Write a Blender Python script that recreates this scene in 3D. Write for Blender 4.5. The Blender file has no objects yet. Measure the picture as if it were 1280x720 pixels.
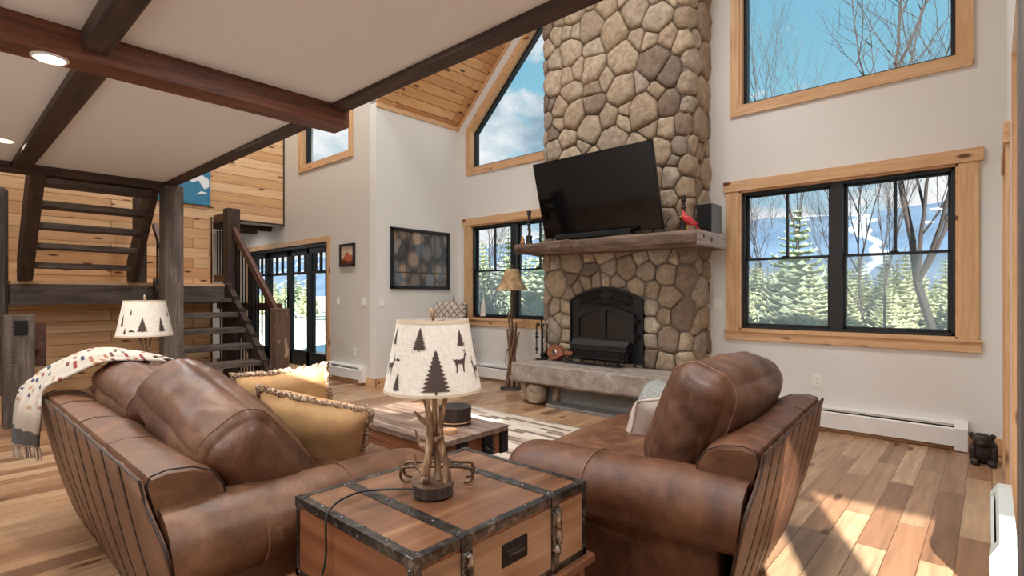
import bpy, bmesh, math, random
from mathutils import Vector, Matrix, noise
random.seed(7)
C = bpy.context.scene.collection
PI = math.pi
R = math.radians
ORG = {}


# ---------------------------------------------------------------- object helpers
def tag(o, label=None, cat=None, group=None, kind=None):
    if label: o['label'] = label
    if cat: o['category'] = cat
    if group: o['group'] = group
    if kind: o['kind'] = kind
    return o


def thing(name, label, cat, loc=(0, 0, 0), rotz=0, group=None, kind=None):
    o = bpy.data.objects.new(name, None)
    o.empty_display_size = .1
    C.objects.link(o)
    o.location = loc
    o.rotation_euler = (0, 0, rotz)
    ORG[o.name] = Vector(loc)
    return tag(o, label, cat, group, kind)


def copy_tree(o, parent=None):
    c = o.copy()
    C.objects.link(c)
    if parent is not None:
        c.parent = parent
    for ch in [x for x in bpy.data.objects if x.parent == o]:
        copy_tree(ch, c)
    return c


def softpt(p, hx, hy, hz, r, puff=(0, 0, 0), wr=0, ws=6, seed=0):
    q = Vector((p.x * hx, p.y * hy, p.z * hz))
    core = Vector((max(-hx + r, min(hx - r, q.x)), max(-hy + r, min(hy - r, q.y)), max(-hz + r, min(hz - r, q.z))))
    d = q - core
    if d.length > 1e-9:
        q = core + d.normalized() * min(r, max(abs(d.x), abs(d.y), abs(d.z)))
    px, py, pz = p
    q.x += puff[0] * px * (1 - py * py) * (1 - pz * pz)
    q.y += puff[1] * py * (1 - px * px) * (1 - pz * pz)
    q.z += puff[2] * pz * (1 - px * px) * (1 - py * py)
    if wr:
        sv = Vector((seed * 7.3, seed * 3.1, seed * 1.7))
        w = noise.noise(q * ws * .8 + sv) * wr
        # long soft creases
        for k, (ax, am) in enumerate((((1.6, .5, .5), 1.0), ((.6, .9, 1.9), .8))):
            n_ = noise.noise(Vector((q.x * ax[0], q.y * ax[1], q.z * ax[2])) * ws * 1.2 + sv * (k + 2))
            w -= max(0, 1 - abs(n_) * 5.0) ** 2 * wr * am * .5
        q += q.normalized() * w
    return q


class MB:
    """collects faces, then links them as one mesh object"""

    def __init__(s):
        s.v, s.f, s.mi, s.val = [], [], [], []
        s.m = 0
        s.a = 0.0

    def add(s, vs, fs, M=None):
        b = len(s.v)
        for p in vs:
            p = Vector(p)
            s.v.append(M @ p if M is not None else p)
        for f in fs:
            s.f.append([b + i for i in f])
            s.mi.append(s.m)
            s.val.append(s.a)
        return s

    def box(s, x0, x1, y0, y1, z0, z1, b=0, M=None):
        x0, x1 = min(x0, x1), max(x0, x1)
        y0, y1 = min(y0, y1), max(y0, y1)
        z0, z1 = min(z0, z1), max(z0, z1)
        if b <= 0:
            vs = [(x, y, z) for z in (z0, z1) for y in (y0, y1) for x in (x0, x1)]
            fs = [(0, 2, 3, 1), (4, 5, 7, 6), (0, 1, 5, 4), (2, 6, 7, 3), (0, 4, 6, 2), (1, 3, 7, 5)]
            return s.add(vs, fs, M)
        b = min(b, (x1 - x0) * .45, (y1 - y0) * .45, (z1 - z0) * .45)
        bm = bmesh.new()
        bmesh.ops.create_cube(bm, size=1)
        for v in bm.verts:
            v.co = Vector(((x0 + x1) / 2 + v.co.x * (x1 - x0), (y0 + y1) / 2 + v.co.y * (y1 - y0), (z0 + z1) / 2 + v.co.z * (z1 - z0)))
        bmesh.ops.bevel(bm, geom=bm.edges[:], offset=b, segments=2, affect='EDGES', profile=.6)
        bm.verts.index_update()
        s.add([v.co.copy() for v in bm.verts], [[v.index for v in f.verts] for f in bm.faces], M)
        bm.free()
        return s

    def soft(s, hx, hy, hz, r, n=8, puff=(0, 0, 0), M=None, wr=0, ws=6, seed=0):
        """rounded, puffed box of half sizes hx,hy,hz"""
        vs, fs, idx = [], [], {}

        def vid(i, j, k):
            key = (i, j, k)
            if key not in idx:
                p = Vector((2 * i / n - 1, 2 * j / n - 1, 2 * k / n - 1))
                e = 1.35
                p = Vector([math.copysign(1 - (1 - abs(c)) ** e, c) if abs(c) < 1 else c for c in p])
                idx[key] = len(vs)
                vs.append(softpt(p, hx, hy, hz, r, puff, wr, ws, seed))
            return idx[key]

        for i in range(n):
            for j in range(n):
                fs.append([vid(i, j, 0), vid(i, j + 1, 0), vid(i + 1, j + 1, 0), vid(i + 1, j, 0)])
                fs.append([vid(i, j, n), vid(i + 1, j, n), vid(i + 1, j + 1, n), vid(i, j + 1, n)])
                fs.append([vid(i, 0, j), vid(i + 1, 0, j), vid(i + 1, 0, j + 1), vid(i, 0, j + 1)])
                fs.append([vid(i, n, j), vid(i, n, j + 1), vid(i + 1, n, j + 1), vid(i + 1, n, j)])
                fs.append([vid(0, i, j), vid(0, i, j + 1), vid(0, i + 1, j + 1), vid(0, i + 1, j)])
                fs.append([vid(n, i, j), vid(n, i + 1, j), vid(n, i + 1, j + 1), vid(n, i, j + 1)])
        return s.add(vs, fs, M)

    def tube(s, pts, r, n=8, M=None, cap=True, closed=False):
        pts = [Vector(p) for p in pts]
        m = len(pts)
        rs = r if isinstance(r, (list, tuple)) else [r] * m
        vs, fs = [], []
        up = None
        for i, p in enumerate(pts):
            a = pts[(i - 1) % m] if (closed or i > 0) else p
            b = pts[(i + 1) % m] if (closed or i < m - 1) else p
            t = (b - a).normalized() if (b - a).length > 1e-9 else Vector((0, 0, 1))
            if up is None:
                up = t.orthogonal().normalized()
            up = (up - t * up.dot(t))
            up = up.normalized() if up.length > 1e-6 else t.orthogonal().normalized()
            w = t.cross(up)
            for k in range(n):
                an = 2 * PI * k / n
                vs.append(p + (up * math.cos(an) + w * math.sin(an)) * rs[i])
        for i in range(m if closed else m - 1):
            j = (i + 1) % m
            for k in range(n):
                fs.append([i * n + k, i * n + (k + 1) % n, j * n + (k + 1) % n, j * n + k])
        if cap and not closed:
            fs.append(list(range(n))[::-1])
            fs.append([(m - 1) * n + k for k in range(n)])
        return s.add(vs, fs, M)

    def lathe(s, prof, n=24, c=(0, 0, 0), M=None, cap=True):
        vs, fs = [], []
        c = Vector(c)
        for r, z in prof:
            for k in range(n):
                a = 2 * PI * k / n
                vs.append(c + Vector((r * math.cos(a), r * math.sin(a), z)))
        for i in range(len(prof) - 1):
            for k in range(n):
                fs.append([i * n + k, i * n + (k + 1) % n, (i + 1) * n + (k + 1) % n, (i + 1) * n + k])
        if cap and prof[0][0] > 1e-6: fs.append(list(range(n))[::-1])
        if cap and prof[-1][0] > 1e-6: fs.append([(len(prof) - 1) * n + k for k in range(n)])
        return s.add(vs, fs, M)

    def prism(s, poly, axis, d0, d1, M=None):
        """polygon (2d) extruded along an axis; 'y': poly=(x,z), 'x': poly=(y,z), 'z': poly=(x,y)"""
        n = len(poly)

        def p3(p, d):
            return {'y': (p[0], d, p[1]), 'x': (d, p[0], p[1]), 'z': (p[0], p[1], d)}[axis]
        vs = [p3(p, d0) for p in poly] + [p3(p, d1) for p in poly]
        fs = [list(range(n))[::-1], [n + i for i in range(n)]]
        for i in range(n):
            j = (i + 1) % n
            fs.append([i, j, n + j, n + i])
        return s.add(vs, fs, M)

    def loft(s, secs, M=None, cap=True):
        n = len(secs[0])
        vs = [p for sec in secs for p in sec]
        fs = []
        for i in range(len(secs) - 1):
            for k in range(n):
                fs.append([i * n + k, i * n + (k + 1) % n, (i + 1) * n + (k + 1) % n, (i + 1) * n + k])
        if cap:
            fs.append(list(range(n))[::-1])
            fs.append([(len(secs) - 1) * n + k for k in range(n)])
        return s.add(vs, fs, M)

    def grid(s, fn, nu, nv, M=None):
        vs = [fn(i / nu, j / nv) for i in range(nu + 1) for j in range(nv + 1)]
        fs = [[i * (nv + 1) + j, (i + 1) * (nv + 1) + j, (i + 1) * (nv + 1) + j + 1, i * (nv + 1) + j + 1] for i in range(nu) for j in range(nv)]
        return s.add(vs, fs, M)

    def ball(s, c, rx, ry=None, rz=None, n=12, M=None):
        ry = rx if ry is None else ry
        rz = rx if rz is None else rz
        c = Vector(c)
        vs, fs = [], []
        h = n // 2
        for i in range(h + 1):
            th = PI * i / h
            for k in range(n):
                a = 2 * PI * k / n
                vs.append(c + Vector((rx * math.sin(th) * math.cos(a), ry * math.sin(th) * math.sin(a), rz * math.cos(th))))
        for i in range(h):
            for k in range(n):
                fs.append([i * n + k, (i + 1) * n + k, (i + 1) * n + (k + 1) % n, i * n + (k + 1) % n])
        return s.add(vs, fs, M)

    def build(s, name, mats, parent=None, world=True, smooth=None, solid=0, label=None, attr=False):
        org = Vector((0, 0, 0))
        if parent is not None and world:
            org = ORG.get(parent.name, org)
        me = bpy.data.meshes.new(name)
        me.from_pydata([tuple(v - org) for v in s.v], [], s.f)
        bm = bmesh.new()
        bm.from_mesh(me)
        bmesh.ops.recalc_face_normals(bm, faces=bm.faces)
        bm.to_mesh(me)
        bm.free()
        if not isinstance(mats, (list, tuple)): mats = [mats]
        for m in mats: me.materials.append(m)
        me.polygons.foreach_set('material_index', s.mi)
        if attr:
            at = me.attributes.new('rnd', 'FLOAT', 'FACE')
            at.data.foreach_set('value', s.val)
        if smooth is not None:
            me.shade_smooth()
            me.set_sharp_from_angle(angle=R(smooth))
        me.update()
        o = bpy.data.objects.new(name, me)
        C.objects.link(o)
        if parent is not None:
            o.parent = parent
        ORG[o.name] = org if world else Vector((0, 0, 0))
        if solid:
            md = o.modifiers.new('thick', 'SOLIDIFY')
            md.thickness = solid
            md.offset = 0
        if label: o['label'] = label
        return o


def struct(name, mb, mats, label=None, cat=None, **k):
    o = mb.build(name, mats, **k)
    return tag(o, label, cat, None, 'structure')


def TR(x, y, z): return Matrix.Translation((x, y, z))
def RX(a): return Matrix.Rotation(R(a), 4, 'X')
def RY(a): return Matrix.Rotation(R(a), 4, 'Y')
def RZ(a): return Matrix.Rotation(R(a), 4, 'Z')


def arc(cx, cy, r, a0, a1, n):
    return [(cx + r * math.cos(R(a0 + (a1 - a0) * i / n)), cy + r * math.sin(R(a0 + (a1 - a0) * i / n))) for i in range(n + 1)]


def bez(pts, n=12):
    """Catmull-Rom through the points"""
    pts = [Vector(p) for p in pts]
    out = []
    P = [pts[0]] + pts + [pts[-1]]
    for i in range(1, len(P) - 2):
        for k in range(n):
            t = k / n
            a, b, c, d = P[i - 1], P[i], P[i + 1], P[i + 2]
            out.append(.5 * ((2 * b) + (c - a) * t + (2 * a - 5 * b + 4 * c - d) * t * t + (3 * b - a - 3 * c + d) * t ** 3))
    out.append(pts[-1])
    return out


# ---------------------------------------------------------------- material helpers
def lin(r, g, b):
    f = lambda c: (c / 255 / 12.92) if c / 255 <= .04045 else ((c / 255 + .055) / 1.055) ** 2.4
    return (f(r), f(g), f(b), 1)


class G:
    def __init__(s, name):
        s.mat = bpy.data.materials.new(name)
        s.mat.use_nodes = True
        s.nt = s.mat.node_tree
        s.b = s.nt.nodes['Principled BSDF']

    def n(s, typ, inp=None, **props):
        nd = s.nt.nodes.new(typ)
        for k, v in props.items(): setattr(nd, k, v)
        for k, v in (inp or {}).items():
            sk = nd.inputs[k]
            if hasattr(v, 'is_output') or isinstance(v, bpy.types.NodeSocket):
                s.nt.links.new(v, sk)
            else:
                sk.default_value = v
        return nd

    def obj(s): return s.n('ShaderNodeTexCoord').outputs['Object']

    def scale(s, vec, sc, rot=(0, 0, 0), loc=(0, 0, 0)):
        return s.n('ShaderNodeMapping', {'Vector': vec, 'Scale': sc, 'Rotation': rot, 'Location': loc}).outputs[0]

    def swz(s, vec, order):
        """reorder components, e.g. 'yzx' -> new x is old y"""
        sp = s.n('ShaderNodeSeparateXYZ', {0: vec})
        i = {'x': 0, 'y': 1, 'z': 2}
        return s.n('ShaderNodeCombineXYZ', {k: sp.outputs[i[c]] for k, c in enumerate(order)}).outputs[0]

    def noise(s, vec, scale=5, detail=4, rough=.55, dist=0):
        return s.n('ShaderNodeTexNoise', {'Vector': vec, 'Scale': scale, 'Detail': detail, 'Roughness': rough, 'Distortion': dist}).outputs['Fac']

    def ramp(s, fac, stops, interp='LINEAR'):
        nd = s.n('ShaderNodeValToRGB', {'Fac': fac})
        cr = nd.color_ramp
        cr.interpolation = interp
        while len(cr.elements) < len(stops): cr.elements.new(.5)
        for e, (p, c) in zip(cr.elements, stops):
            e.position = p
            e.color = c if len(c) == 4 else (*c, 1)
        return nd.outputs[0]

    def mix(s, fac, a, b, mode='MIX'):
        nd = s.n('ShaderNodeMix', data_type='RGBA', blend_type=mode)
        for k, v in ((0, fac), (6, a), (7, b)):
            if isinstance(v, bpy.types.NodeSocket): s.nt.links.new(v, nd.inputs[k])
            else: nd.inputs[k].default_value = v
        return nd.outputs[2]

    def math(s, op, a, b=0.0, clamp=False):
        nd = s.n('ShaderNodeMath', operation=op, use_clamp=clamp)
        for k, v in ((0, a), (1, b)):
            if isinstance(v, bpy.types.NodeSocket): s.nt.links.new(v, nd.inputs[k])
            else: nd.inputs[k].default_value = v
        return nd.outputs[0]

    def bump(s, h, strength=.3, dist=.01):
        b = s.n('ShaderNodeBump', {'Height': h, 'Strength': strength, 'Distance': dist})
        s.nt.links.new(b.outputs[0], s.b.inputs['Normal'])

    def out(s, base=None, rough=None, metal=None, **kw):
        for k, v in (('Base Color', base), ('Roughness', rough), ('Metallic', metal), *kw.items()):
            if v is None: continue
            if isinstance(v, bpy.types.NodeSocket): s.nt.links.new(v, s.b.inputs[k])
            else: s.b.inputs[k].default_value = v
        return s.mat


def plain(name, col, rough=.5, metal=0, bump=0, bs=60, var=0, **kw):
    g = G(name)
    o = g.obj()
    base = col
    if var:
        nz = g.noise(o, bs * .15, 4)
        d = tuple(c * (1 - var) for c in col[:3]) + (1,)
        l = tuple(min(1, c * (1 + var)) for c in col[:3]) + (1,)
        base = g.ramp(nz, [(.3, d), (.7, l)])
    if bump: g.bump(g.noise(o, bs, 3), bump, .004)
    return g.out(base, rough, metal, **kw)


def plank(name, order, L, W, cols, grain=.35, knots=.5, gap=.0025, rough=.45, gapcol=(.05, .03, .02, 1), kn=lin(70, 36, 18), seed=0, knsc=(2.0, 7.0), bumpk=.25, streak=22):
    """boards: first axis of order runs along the board, second across it"""
    g = G(name)
    v = g.swz(g.obj(), order)
    br = g.n('ShaderNodeTexBrick', {'Vector': g.scale(v, (1, 1, 1), loc=(seed, seed * .37, 0)), 'Color1': (0, 0, 0, 1), 'Color2': (1, 1, 1, 1), 'Mortar': (.5, .5, .5, 1), 'Scale': 1.0, 'Mortar Size': gap, 'Mortar Smooth': .2, 'Brick Width': L, 'Row Height': W}, offset=.37, offset_frequency=2)
    rv = br.outputs['Color']
    base = g.ramp(rv, cols)
    sh = g.n('ShaderNodeVectorMath', {0: v, 1: g.n('ShaderNodeVectorMath', {0: rv, 1: (37., 11., 5.)}, operation='MULTIPLY').outputs[0]}, operation='ADD').outputs[0]
    gr = g.noise(g.scale(sh, (1.1, streak, 8)), 1.6, 5, .6, .4)
    c2 = g.mix(g.math('MULTIPLY', g.math('SUBTRACT', gr, .42, True), grain * 3.2, True), base, tuple(c * .42 for c in cols[0][1][:3]) + (1,), 'MIX')
    big = g.noise(g.scale(sh, (.9, 5, 5)), 1.3, 3, .6, 1.2)
    c2 = g.mix(g.math('MULTIPLY', g.math('SUBTRACT', big, .5, True), grain * 4, True), c2, tuple(c * .55 for c in cols[-1][1][:3]) + (1,), 'MIX')
    if knots:
        vo = g.n('ShaderNodeTexVoronoi', {'Vector': g.scale(sh, (knsc[0], knsc[1], 0)), 'Scale': 1.0, 'Randomness': 1.0}, voronoi_dimensions='2D')
        d = g.math('ADD', vo.outputs['Distance'], g.math('MULTIPLY', gr, .05))
        sel = g.n('ShaderNodeSeparateColor', {0: vo.outputs['Color']}).outputs[0]
        k = g.math('MULTIPLY', g.ramp(d, [(.09, (1, 1, 1)), (.17, (0, 0, 0))]), g.math('GREATER_THAN', sel, 1 - knots))
        c2 = g.mix(k, c2, kn)
    c3 = g.mix(br.outputs['Fac'], c2, gapcol)
    g.bump(g.math('SUBTRACT', g.math('MULTIPLY', gr, .3), br.outputs['Fac']), bumpk, .004)
    rg = g.math('ADD', g.math('MULTIPLY', gr, .2), rough - .1)
    return g.out(c3, rg)


def woodgrain(name, axis, c_dark, c_mid, c_light, rough=.6, bump=.5, sc=1.0, saw=False, pale=None, knots=0):
    """solid timber with grain along an axis"""
    g = G(name)
    order = {'x': 'xyz', 'y': 'yxz', 'z': 'zxy'}[axis]
    v = g.swz(g.obj(), order)
    gr = g.noise(g.scale(v, (1.5 * sc, 26 * sc, 26 * sc)), 1.5, 4, .6, .5)
    bg = g.noise(g.scale(v, (1.2 * sc, 5 * sc, 5 * sc)), 1.6, 4, .6, 1.0)
    base = g.ramp(g.math('ADD', g.math('MULTIPLY', gr, .6), g.math('MULTIPLY', bg, .4)), [(.32, c_dark), (.5, c_mid), (.68, c_light)])
    h = g.math('ADD', gr, bg)
    if saw:
        warp = g.noise(g.scale(v, (1, 3, 3)), 3.0, 3)
        wv = g.n('ShaderNodeTexWave', {'Vector': g.scale(v, (1, .35, .35), rot=(0, 0, R(24))), 'Scale': 17 * sc, 'Distortion': 9, 'Detail': 3, 'Detail Scale': .6}, wave_type='BANDS', bands_direction='X').outputs['Fac']
        wv = g.math('MULTIPLY', wv, g.math('MULTIPLY', g.math('SUBTRACT', warp, .35, True), 3.0, True))
        base = g.mix(g.math('MULTIPLY', wv, .2), base, tuple(min(1, c * 2.0) for c in c_light[:3]) + (1,))
        h = g.math('ADD', h, g.math('MULTIPLY', wv, .15))
    if knots:
        vo = g.n('ShaderNodeTexVoronoi', {'Vector': g.scale(v, (3.2, 9, 9)), 'Scale': 1.0, 'Randomness': 1.0})
        dd = g.math('ADD', vo.outputs['Distance'], g.math('MULTIPLY', bg, .08))
        sl = g.n('ShaderNodeSeparateColor', {0: vo.outputs['Color']}).outputs[0]
        base = g.mix(g.math('MULTIPLY', g.ramp(dd, [(.17, (1, 1, 1)), (.26, (0, 0, 0))]), g.math('GREATER_THAN', sl, 1 - knots)), base, lin(104, 60, 34))
    if pale:
        pn = g.noise(g.scale(v, (3, 9, 9)), 2.2, 4, .6, .6)
        base = g.mix(g.ramp(pn, [(.6, (0, 0, 0)), (.7, (.8, .8, .8))]), base, pale)
    g.bump(h, bump, .006)
    return g.out(base, rough)
# ---------------------------------------------------------------- materials
M = {}
M['wall'] = plain('wall_paint', lin(228, 226, 222), .85, bump=.03, bs=300)
M['wallgrey'] = plain('wall_paint_taupe', lin(214, 208, 199), .85, bump=.03, bs=300)
M['soffit'] = plain('ceiling_paint', lin(230, 233, 237), .9, bump=.03, bs=300)
pc = [(0, lin(212, 162, 112)), (.4, lin(228, 184, 134)), (.75, lin(238, 200, 156)), (1, lin(204, 150, 102))]
M['pine_wall'] = plank('pine_boards_wall', 'yzx', 2.6, .145, pc, .32, .5, .004, .5, lin(140, 84, 45), kn=lin(92, 48, 24), knsc=(2.2, 8))
M['pine_vault'] = plank('pine_boards_vault', 'yxz', 2.6, .10, [(p, tuple(c * k for c, k in zip(q, (.98, .86, .72, 1)))) for p, q in pc], .3, .5, .004, .5, lin(140, 84, 45), kn=lin(92, 48, 24), knsc=(2.2, 9))
fc = [(0, lin(122, 84, 60)), (.22, lin(178, 138, 104)), (.5, lin(206, 172, 136)), (.75, lin(154, 112, 82)), (1, lin(192, 154, 118))]
M['floor'] = plank('hardwood_floor', 'yxz', 1.15, .122, fc, .55, .35, .002, .3, lin(90, 58, 36), kn=lin(96, 60, 36), knsc=(1.6, 6), bumpk=.12, streak=14)
for ax in 'xyz':
    M['pine_' + ax] = woodgrain('pine_trim_' + ax, ax, lin(194, 146, 102), lin(214, 172, 128), lin(228, 192, 150), .45, .12, knots=.45)
    M['barn_' + ax] = woodgrain('barnwood_' + ax, ax, lin(46, 38, 33), lin(78, 67, 59), lin(116, 104, 94), .8, .6, saw=True)
    M['dark_' + ax] = woodgrain('dark_timber_' + ax, ax, lin(30, 20, 15), lin(58, 40, 31), lin(88, 64, 50), .65, .5)
M['beam_y'] = woodgrain('red_brown_beam', 'y', lin(48, 26, 17), lin(98, 54, 34), lin(128, 78, 52), .55, .6)
M['rail'] = woodgrain('stained_rail', 'x', lin(58, 34, 26), lin(84, 50, 38), lin(104, 66, 50), .5, .2)
M['newel'] = woodgrain('weathered_newel', 'z', lin(52, 36, 28), lin(82, 60, 48), lin(112, 88, 72), .75, .7, saw=True, pale=lin(190, 158, 128))
M['mantel'] = woodgrain('rough_mantel', 'x', lin(52, 39, 33), lin(98, 76, 62), lin(150, 126, 108), .75, .9, sc=.8)
M['mantel_end'] = woodgrain('mantel_end_grain', 'y', lin(128, 112, 104), lin(168, 154, 148), lin(204, 192, 186), .7, .5)
M['black'] = plain('black_metal', lin(28, 27, 28), .45, .6, bump=.1, bs=120)
M['iron'] = plain('cast_iron', lin(34, 33, 34), .5, .4, bump=.15, bs=200)
M['frame'] = plain('black_window_frame', lin(24, 24, 26), .45)
M['white'] = plain('white_enamel', lin(232, 230, 226), .35)
M['whitep'] = plain('white_plastic', lin(240, 238, 232), .4)
M['greenwhite'] = plain('pale_enamel', lin(222, 230, 226), .35)
M['plastic'] = plain('black_plastic', lin(18, 18, 20), .4)


def glass(name, tint=(1, 1, 1, 1), refl=.07, haze=0, hazecol=(.6, .62, .64, 1)):
    g = G(name)
    nt = g.nt
    tr = g.n('ShaderNodeBsdfTransparent', {'Color': tint})
    gl = g.n('ShaderNodeBsdfGlossy', {'Roughness': .02})
    mx = g.n('ShaderNodeMixShader', {0: refl, 1: tr.outputs[0], 2: gl.outputs[0]})
    last = mx
    if haze:
        df = g.n('ShaderNodeBsdfDiffuse', {'Color': hazecol})
        tl = g.n('ShaderNodeBsdfTranslucent', {'Color': hazecol})
        dt = g.n('ShaderNodeMixShader', {0: .5, 1: df.outputs[0], 2: tl.outputs[0]})
        last = g.n('ShaderNodeMixShader', {0: haze, 1: mx.outputs[0], 2: dt.outputs[0]})
    nt.links.new(last.outputs[0], nt.nodes['Material Output'].inputs['Surface'])
    return g.mat


M['glass'] = glass('window_glass', refl=.014)
M['screen'] = glass('insect_screen', refl=.0, haze=.26, hazecol=lin(206, 212, 212))


def leather(name, dark, mid, light, rough=.36, bs=1.0):
    g = G(name)
    o = g.obj()
    a = g.noise(o, 3.2 * bs, 5, .6, .8)
    b = g.noise(o, 14 * bs, 4, .65, .4)
    base = g.ramp(g.math('ADD', g.math('MULTIPLY', a, .65), g.math('MULTIPLY', b, .35)), [(.34, dark), (.5, mid), (.66, light)])
    sc = g.n('ShaderNodeTexVoronoi', {'Vector': g.scale(o, (1, 1, 1)), 'Scale': 420.0}).outputs['Distance']
    cr = g.noise(g.scale(o, (1, 1, 1)), 26, 5, .7, 1.5)
    worn = g.ramp(cr, [(.62, (0, 0, 0)), (.72, (.35, .35, .35))])
    base = g.mix(worn, base, tuple(min(1, c * 1.6) for c in light[:3]) + (1,))
    wr = g.noise(g.scale(o, (1, 1.6, .8)), 7.5, 4, .55, 1.8)
    g.bump(g.math('ADD', g.math('MULTIPLY', sc, .08), g.math('ADD', g.math('MULTIPLY', b, .4), g.math('MULTIPLY', wr, 1.1))), .35, .008)
    return g.out(base, g.math('ADD', g.math('MULTIPLY', b, .25), rough - .02), **{'Specular IOR Level': .36})


M['leather'] = leather('brown_leather', lin(74, 47, 32), lin(108, 73, 51), lin(140, 102, 76))
M['leather2'] = leather('dark_brown_leather', lin(60, 35, 22), lin(94, 58, 38), lin(124, 84, 60), .36)
M['leather_p'] = leather('cushion_leather', lin(62, 38, 26), lin(96, 62, 43), lin(128, 90, 66), .31)
M['seam'] = plain('leather_seam', lin(44, 29, 22), .6)
M['seaml'] = plain('leather_piping', lin(122, 84, 62), .55)

# stones
g = G('field_stone')
at = g.n('ShaderNodeAttribute', attribute_name='rnd').outputs['Fac']
o = g.obj()
sb = g.ramp(at, [(0, lin(112, 98, 86)), (.12, lin(150, 128, 108)), (.3, lin(178, 156, 130)), (.48, lin(196, 176, 150)), (.64, lin(162, 142, 118)), (.8, lin(186, 170, 150)), (.92, lin(132, 118, 106)), (1, lin(206, 192, 170))])
n1 = g.noise(o, 16, 6, .7, .4)
n2 = g.noise(o, 60, 4, .7)
sb = g.mix(g.ramp(n1, [(.4, (0, 0, 0)), (.72, (.7, .7, .7))]), sb, lin(92, 70, 54))
sb = g.mix(g.ramp(n2, [(.55, (0, 0, 0)), (.8, (.5, .5, .5))]), sb, lin(222, 204, 176))
g.bump(g.math('ADD', n1, g.math('MULTIPLY', n2, .5)), .7, .012)
M['stone'] = g.out(sb, .8)
M['mortar'] = plain('mortar', lin(132, 122, 112), .95, bump=.8, bs=160, var=.15)
g = G('hearth_granite')
o = g.obj()
n1 = g.noise(o, 9, 6, .7, .3)
n2 = g.noise(o, 70, 3, .7)
sb = g.ramp(n1, [(.3, lin(128, 116, 106)), (.55, lin(160, 148, 138)), (.75, lin(190, 180, 170))])
sb = g.mix(g.ramp(n2, [(.6, (0, 0, 0)), (.72, (.6, .6, .6))]), sb, lin(98, 88, 80))
g.bump(g.math('ADD', n1, g.math('MULTIPLY', n2, .6)), .8, .014)
M['granite'] = g.out(sb, .85)
M['concrete'] = plain('grey_concrete', lin(132, 128, 124), .9, bump=.5, bs=120, var=.12)

# trunk
def trunkwood(name, ax, d, m, l):
    return woodgrain(name, ax, d, m, l, .24, .05, sc=.5)
M['trunk'] = trunkwood('trunk_wood', 'y', lin(92, 60, 42), lin(126, 86, 60), lin(154, 114, 84))
M['trunkf'] = trunkwood('trunk_wood_front', 'y', lin(122, 88, 64), lin(156, 118, 88), lin(180, 146, 114))
M['trunks'] = trunkwood('trunk_wood_side', 'x', lin(90, 52, 34), lin(122, 76, 50), lin(148, 98, 68))
M['cherry'] = woodgrain('cherry_stand', 'y', lin(84, 50, 34), lin(120, 76, 52), lin(148, 100, 70), .32, .1, sc=.6)
M['coffee'] = woodgrain('coffee_trunk_top', 'x', lin(74, 56, 48), lin(126, 102, 88), lin(172, 150, 134), .3, .3, sc=.8)
g = G('worn_metal')
o = g.obj()
nz = g.noise(o, 28, 5, .7, .5)
M['band'] = g.out(g.ramp(nz, [(.35, lin(48, 45, 44)), (.55, lin(92, 88, 86)), (.75, lin(170, 164, 160))]), .3, .8)
g.bump(nz, .25, .003)
g = G('chrome_flake')
nz = g.noise(g.obj(), 45, 4, .7, .3)
M['clasp'] = g.out(g.ramp(nz, [(.4, lin(56, 48, 42)), (.52, lin(150, 140, 128)), (.7, lin(220, 214, 204))]), .3, .8)
M['bronze'] = plain('bronze_rod', lin(112, 88, 66), .35, .7, bump=.2, bs=90, var=.25)
M['cord'] = plain('cord_black', lin(30, 27, 25), .6)
g = G('antler')
v = g.obj()
nz = g.noise(g.scale(v, (40, 40, 9)), 1.6, 4, .6, .4)
M['antler'] = g.out(g.ramp(nz, [(.3, lin(84, 60, 46)), (.48, lin(146, 112, 84)), (.66, lin(206, 178, 146))]), .45)
M['antlerw'] = plain('antler_tip', lin(206, 182, 150), .45, var=.2, bs=90)
M['bark'] = woodgrain('bark', 'z', lin(28, 20, 16), lin(58, 42, 34), lin(92, 72, 58), .9, 1.0, sc=1.6)
M['logtop'] = plain('log_face', lin(94, 66, 48), .7, bump=.3, bs=80, var=.3)
g = G('linen_shade')
v = g.obj()
w1 = g.noise(g.scale(v, (40, 40, 700)), 1, 2)
w2 = g.noise(g.scale(v, (260, 260, 14)), 1, 2)
M['linen'] = g.out(g.ramp(g.math('ADD', g.math('MULTIPLY', w1, .5), g.math('MULTIPLY', w2, .5)), [(.35, lin(216, 206, 190)), (.62, lin(242, 235, 224))]), .9)
g.bump(w1, .2, .002)
M['motif'] = plain('brown_motif', lin(78, 62, 56), .9)
M['shadehem'] = plain('shade_hem', lin(206, 186, 158), .9)
g = G('parchment_shade')
v = g.obj()
M['parch'] = g.out(g.ramp(g.noise(v, 12, 4, .6, .5), [(.35, lin(150, 116, 78)), (.6, lin(190, 158, 116)), (.75, lin(214, 190, 152))]), .7)
M['twig'] = woodgrain('twig_bark', 'z', lin(72, 50, 36), lin(122, 92, 70), lin(166, 138, 112), .8, .6)
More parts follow.
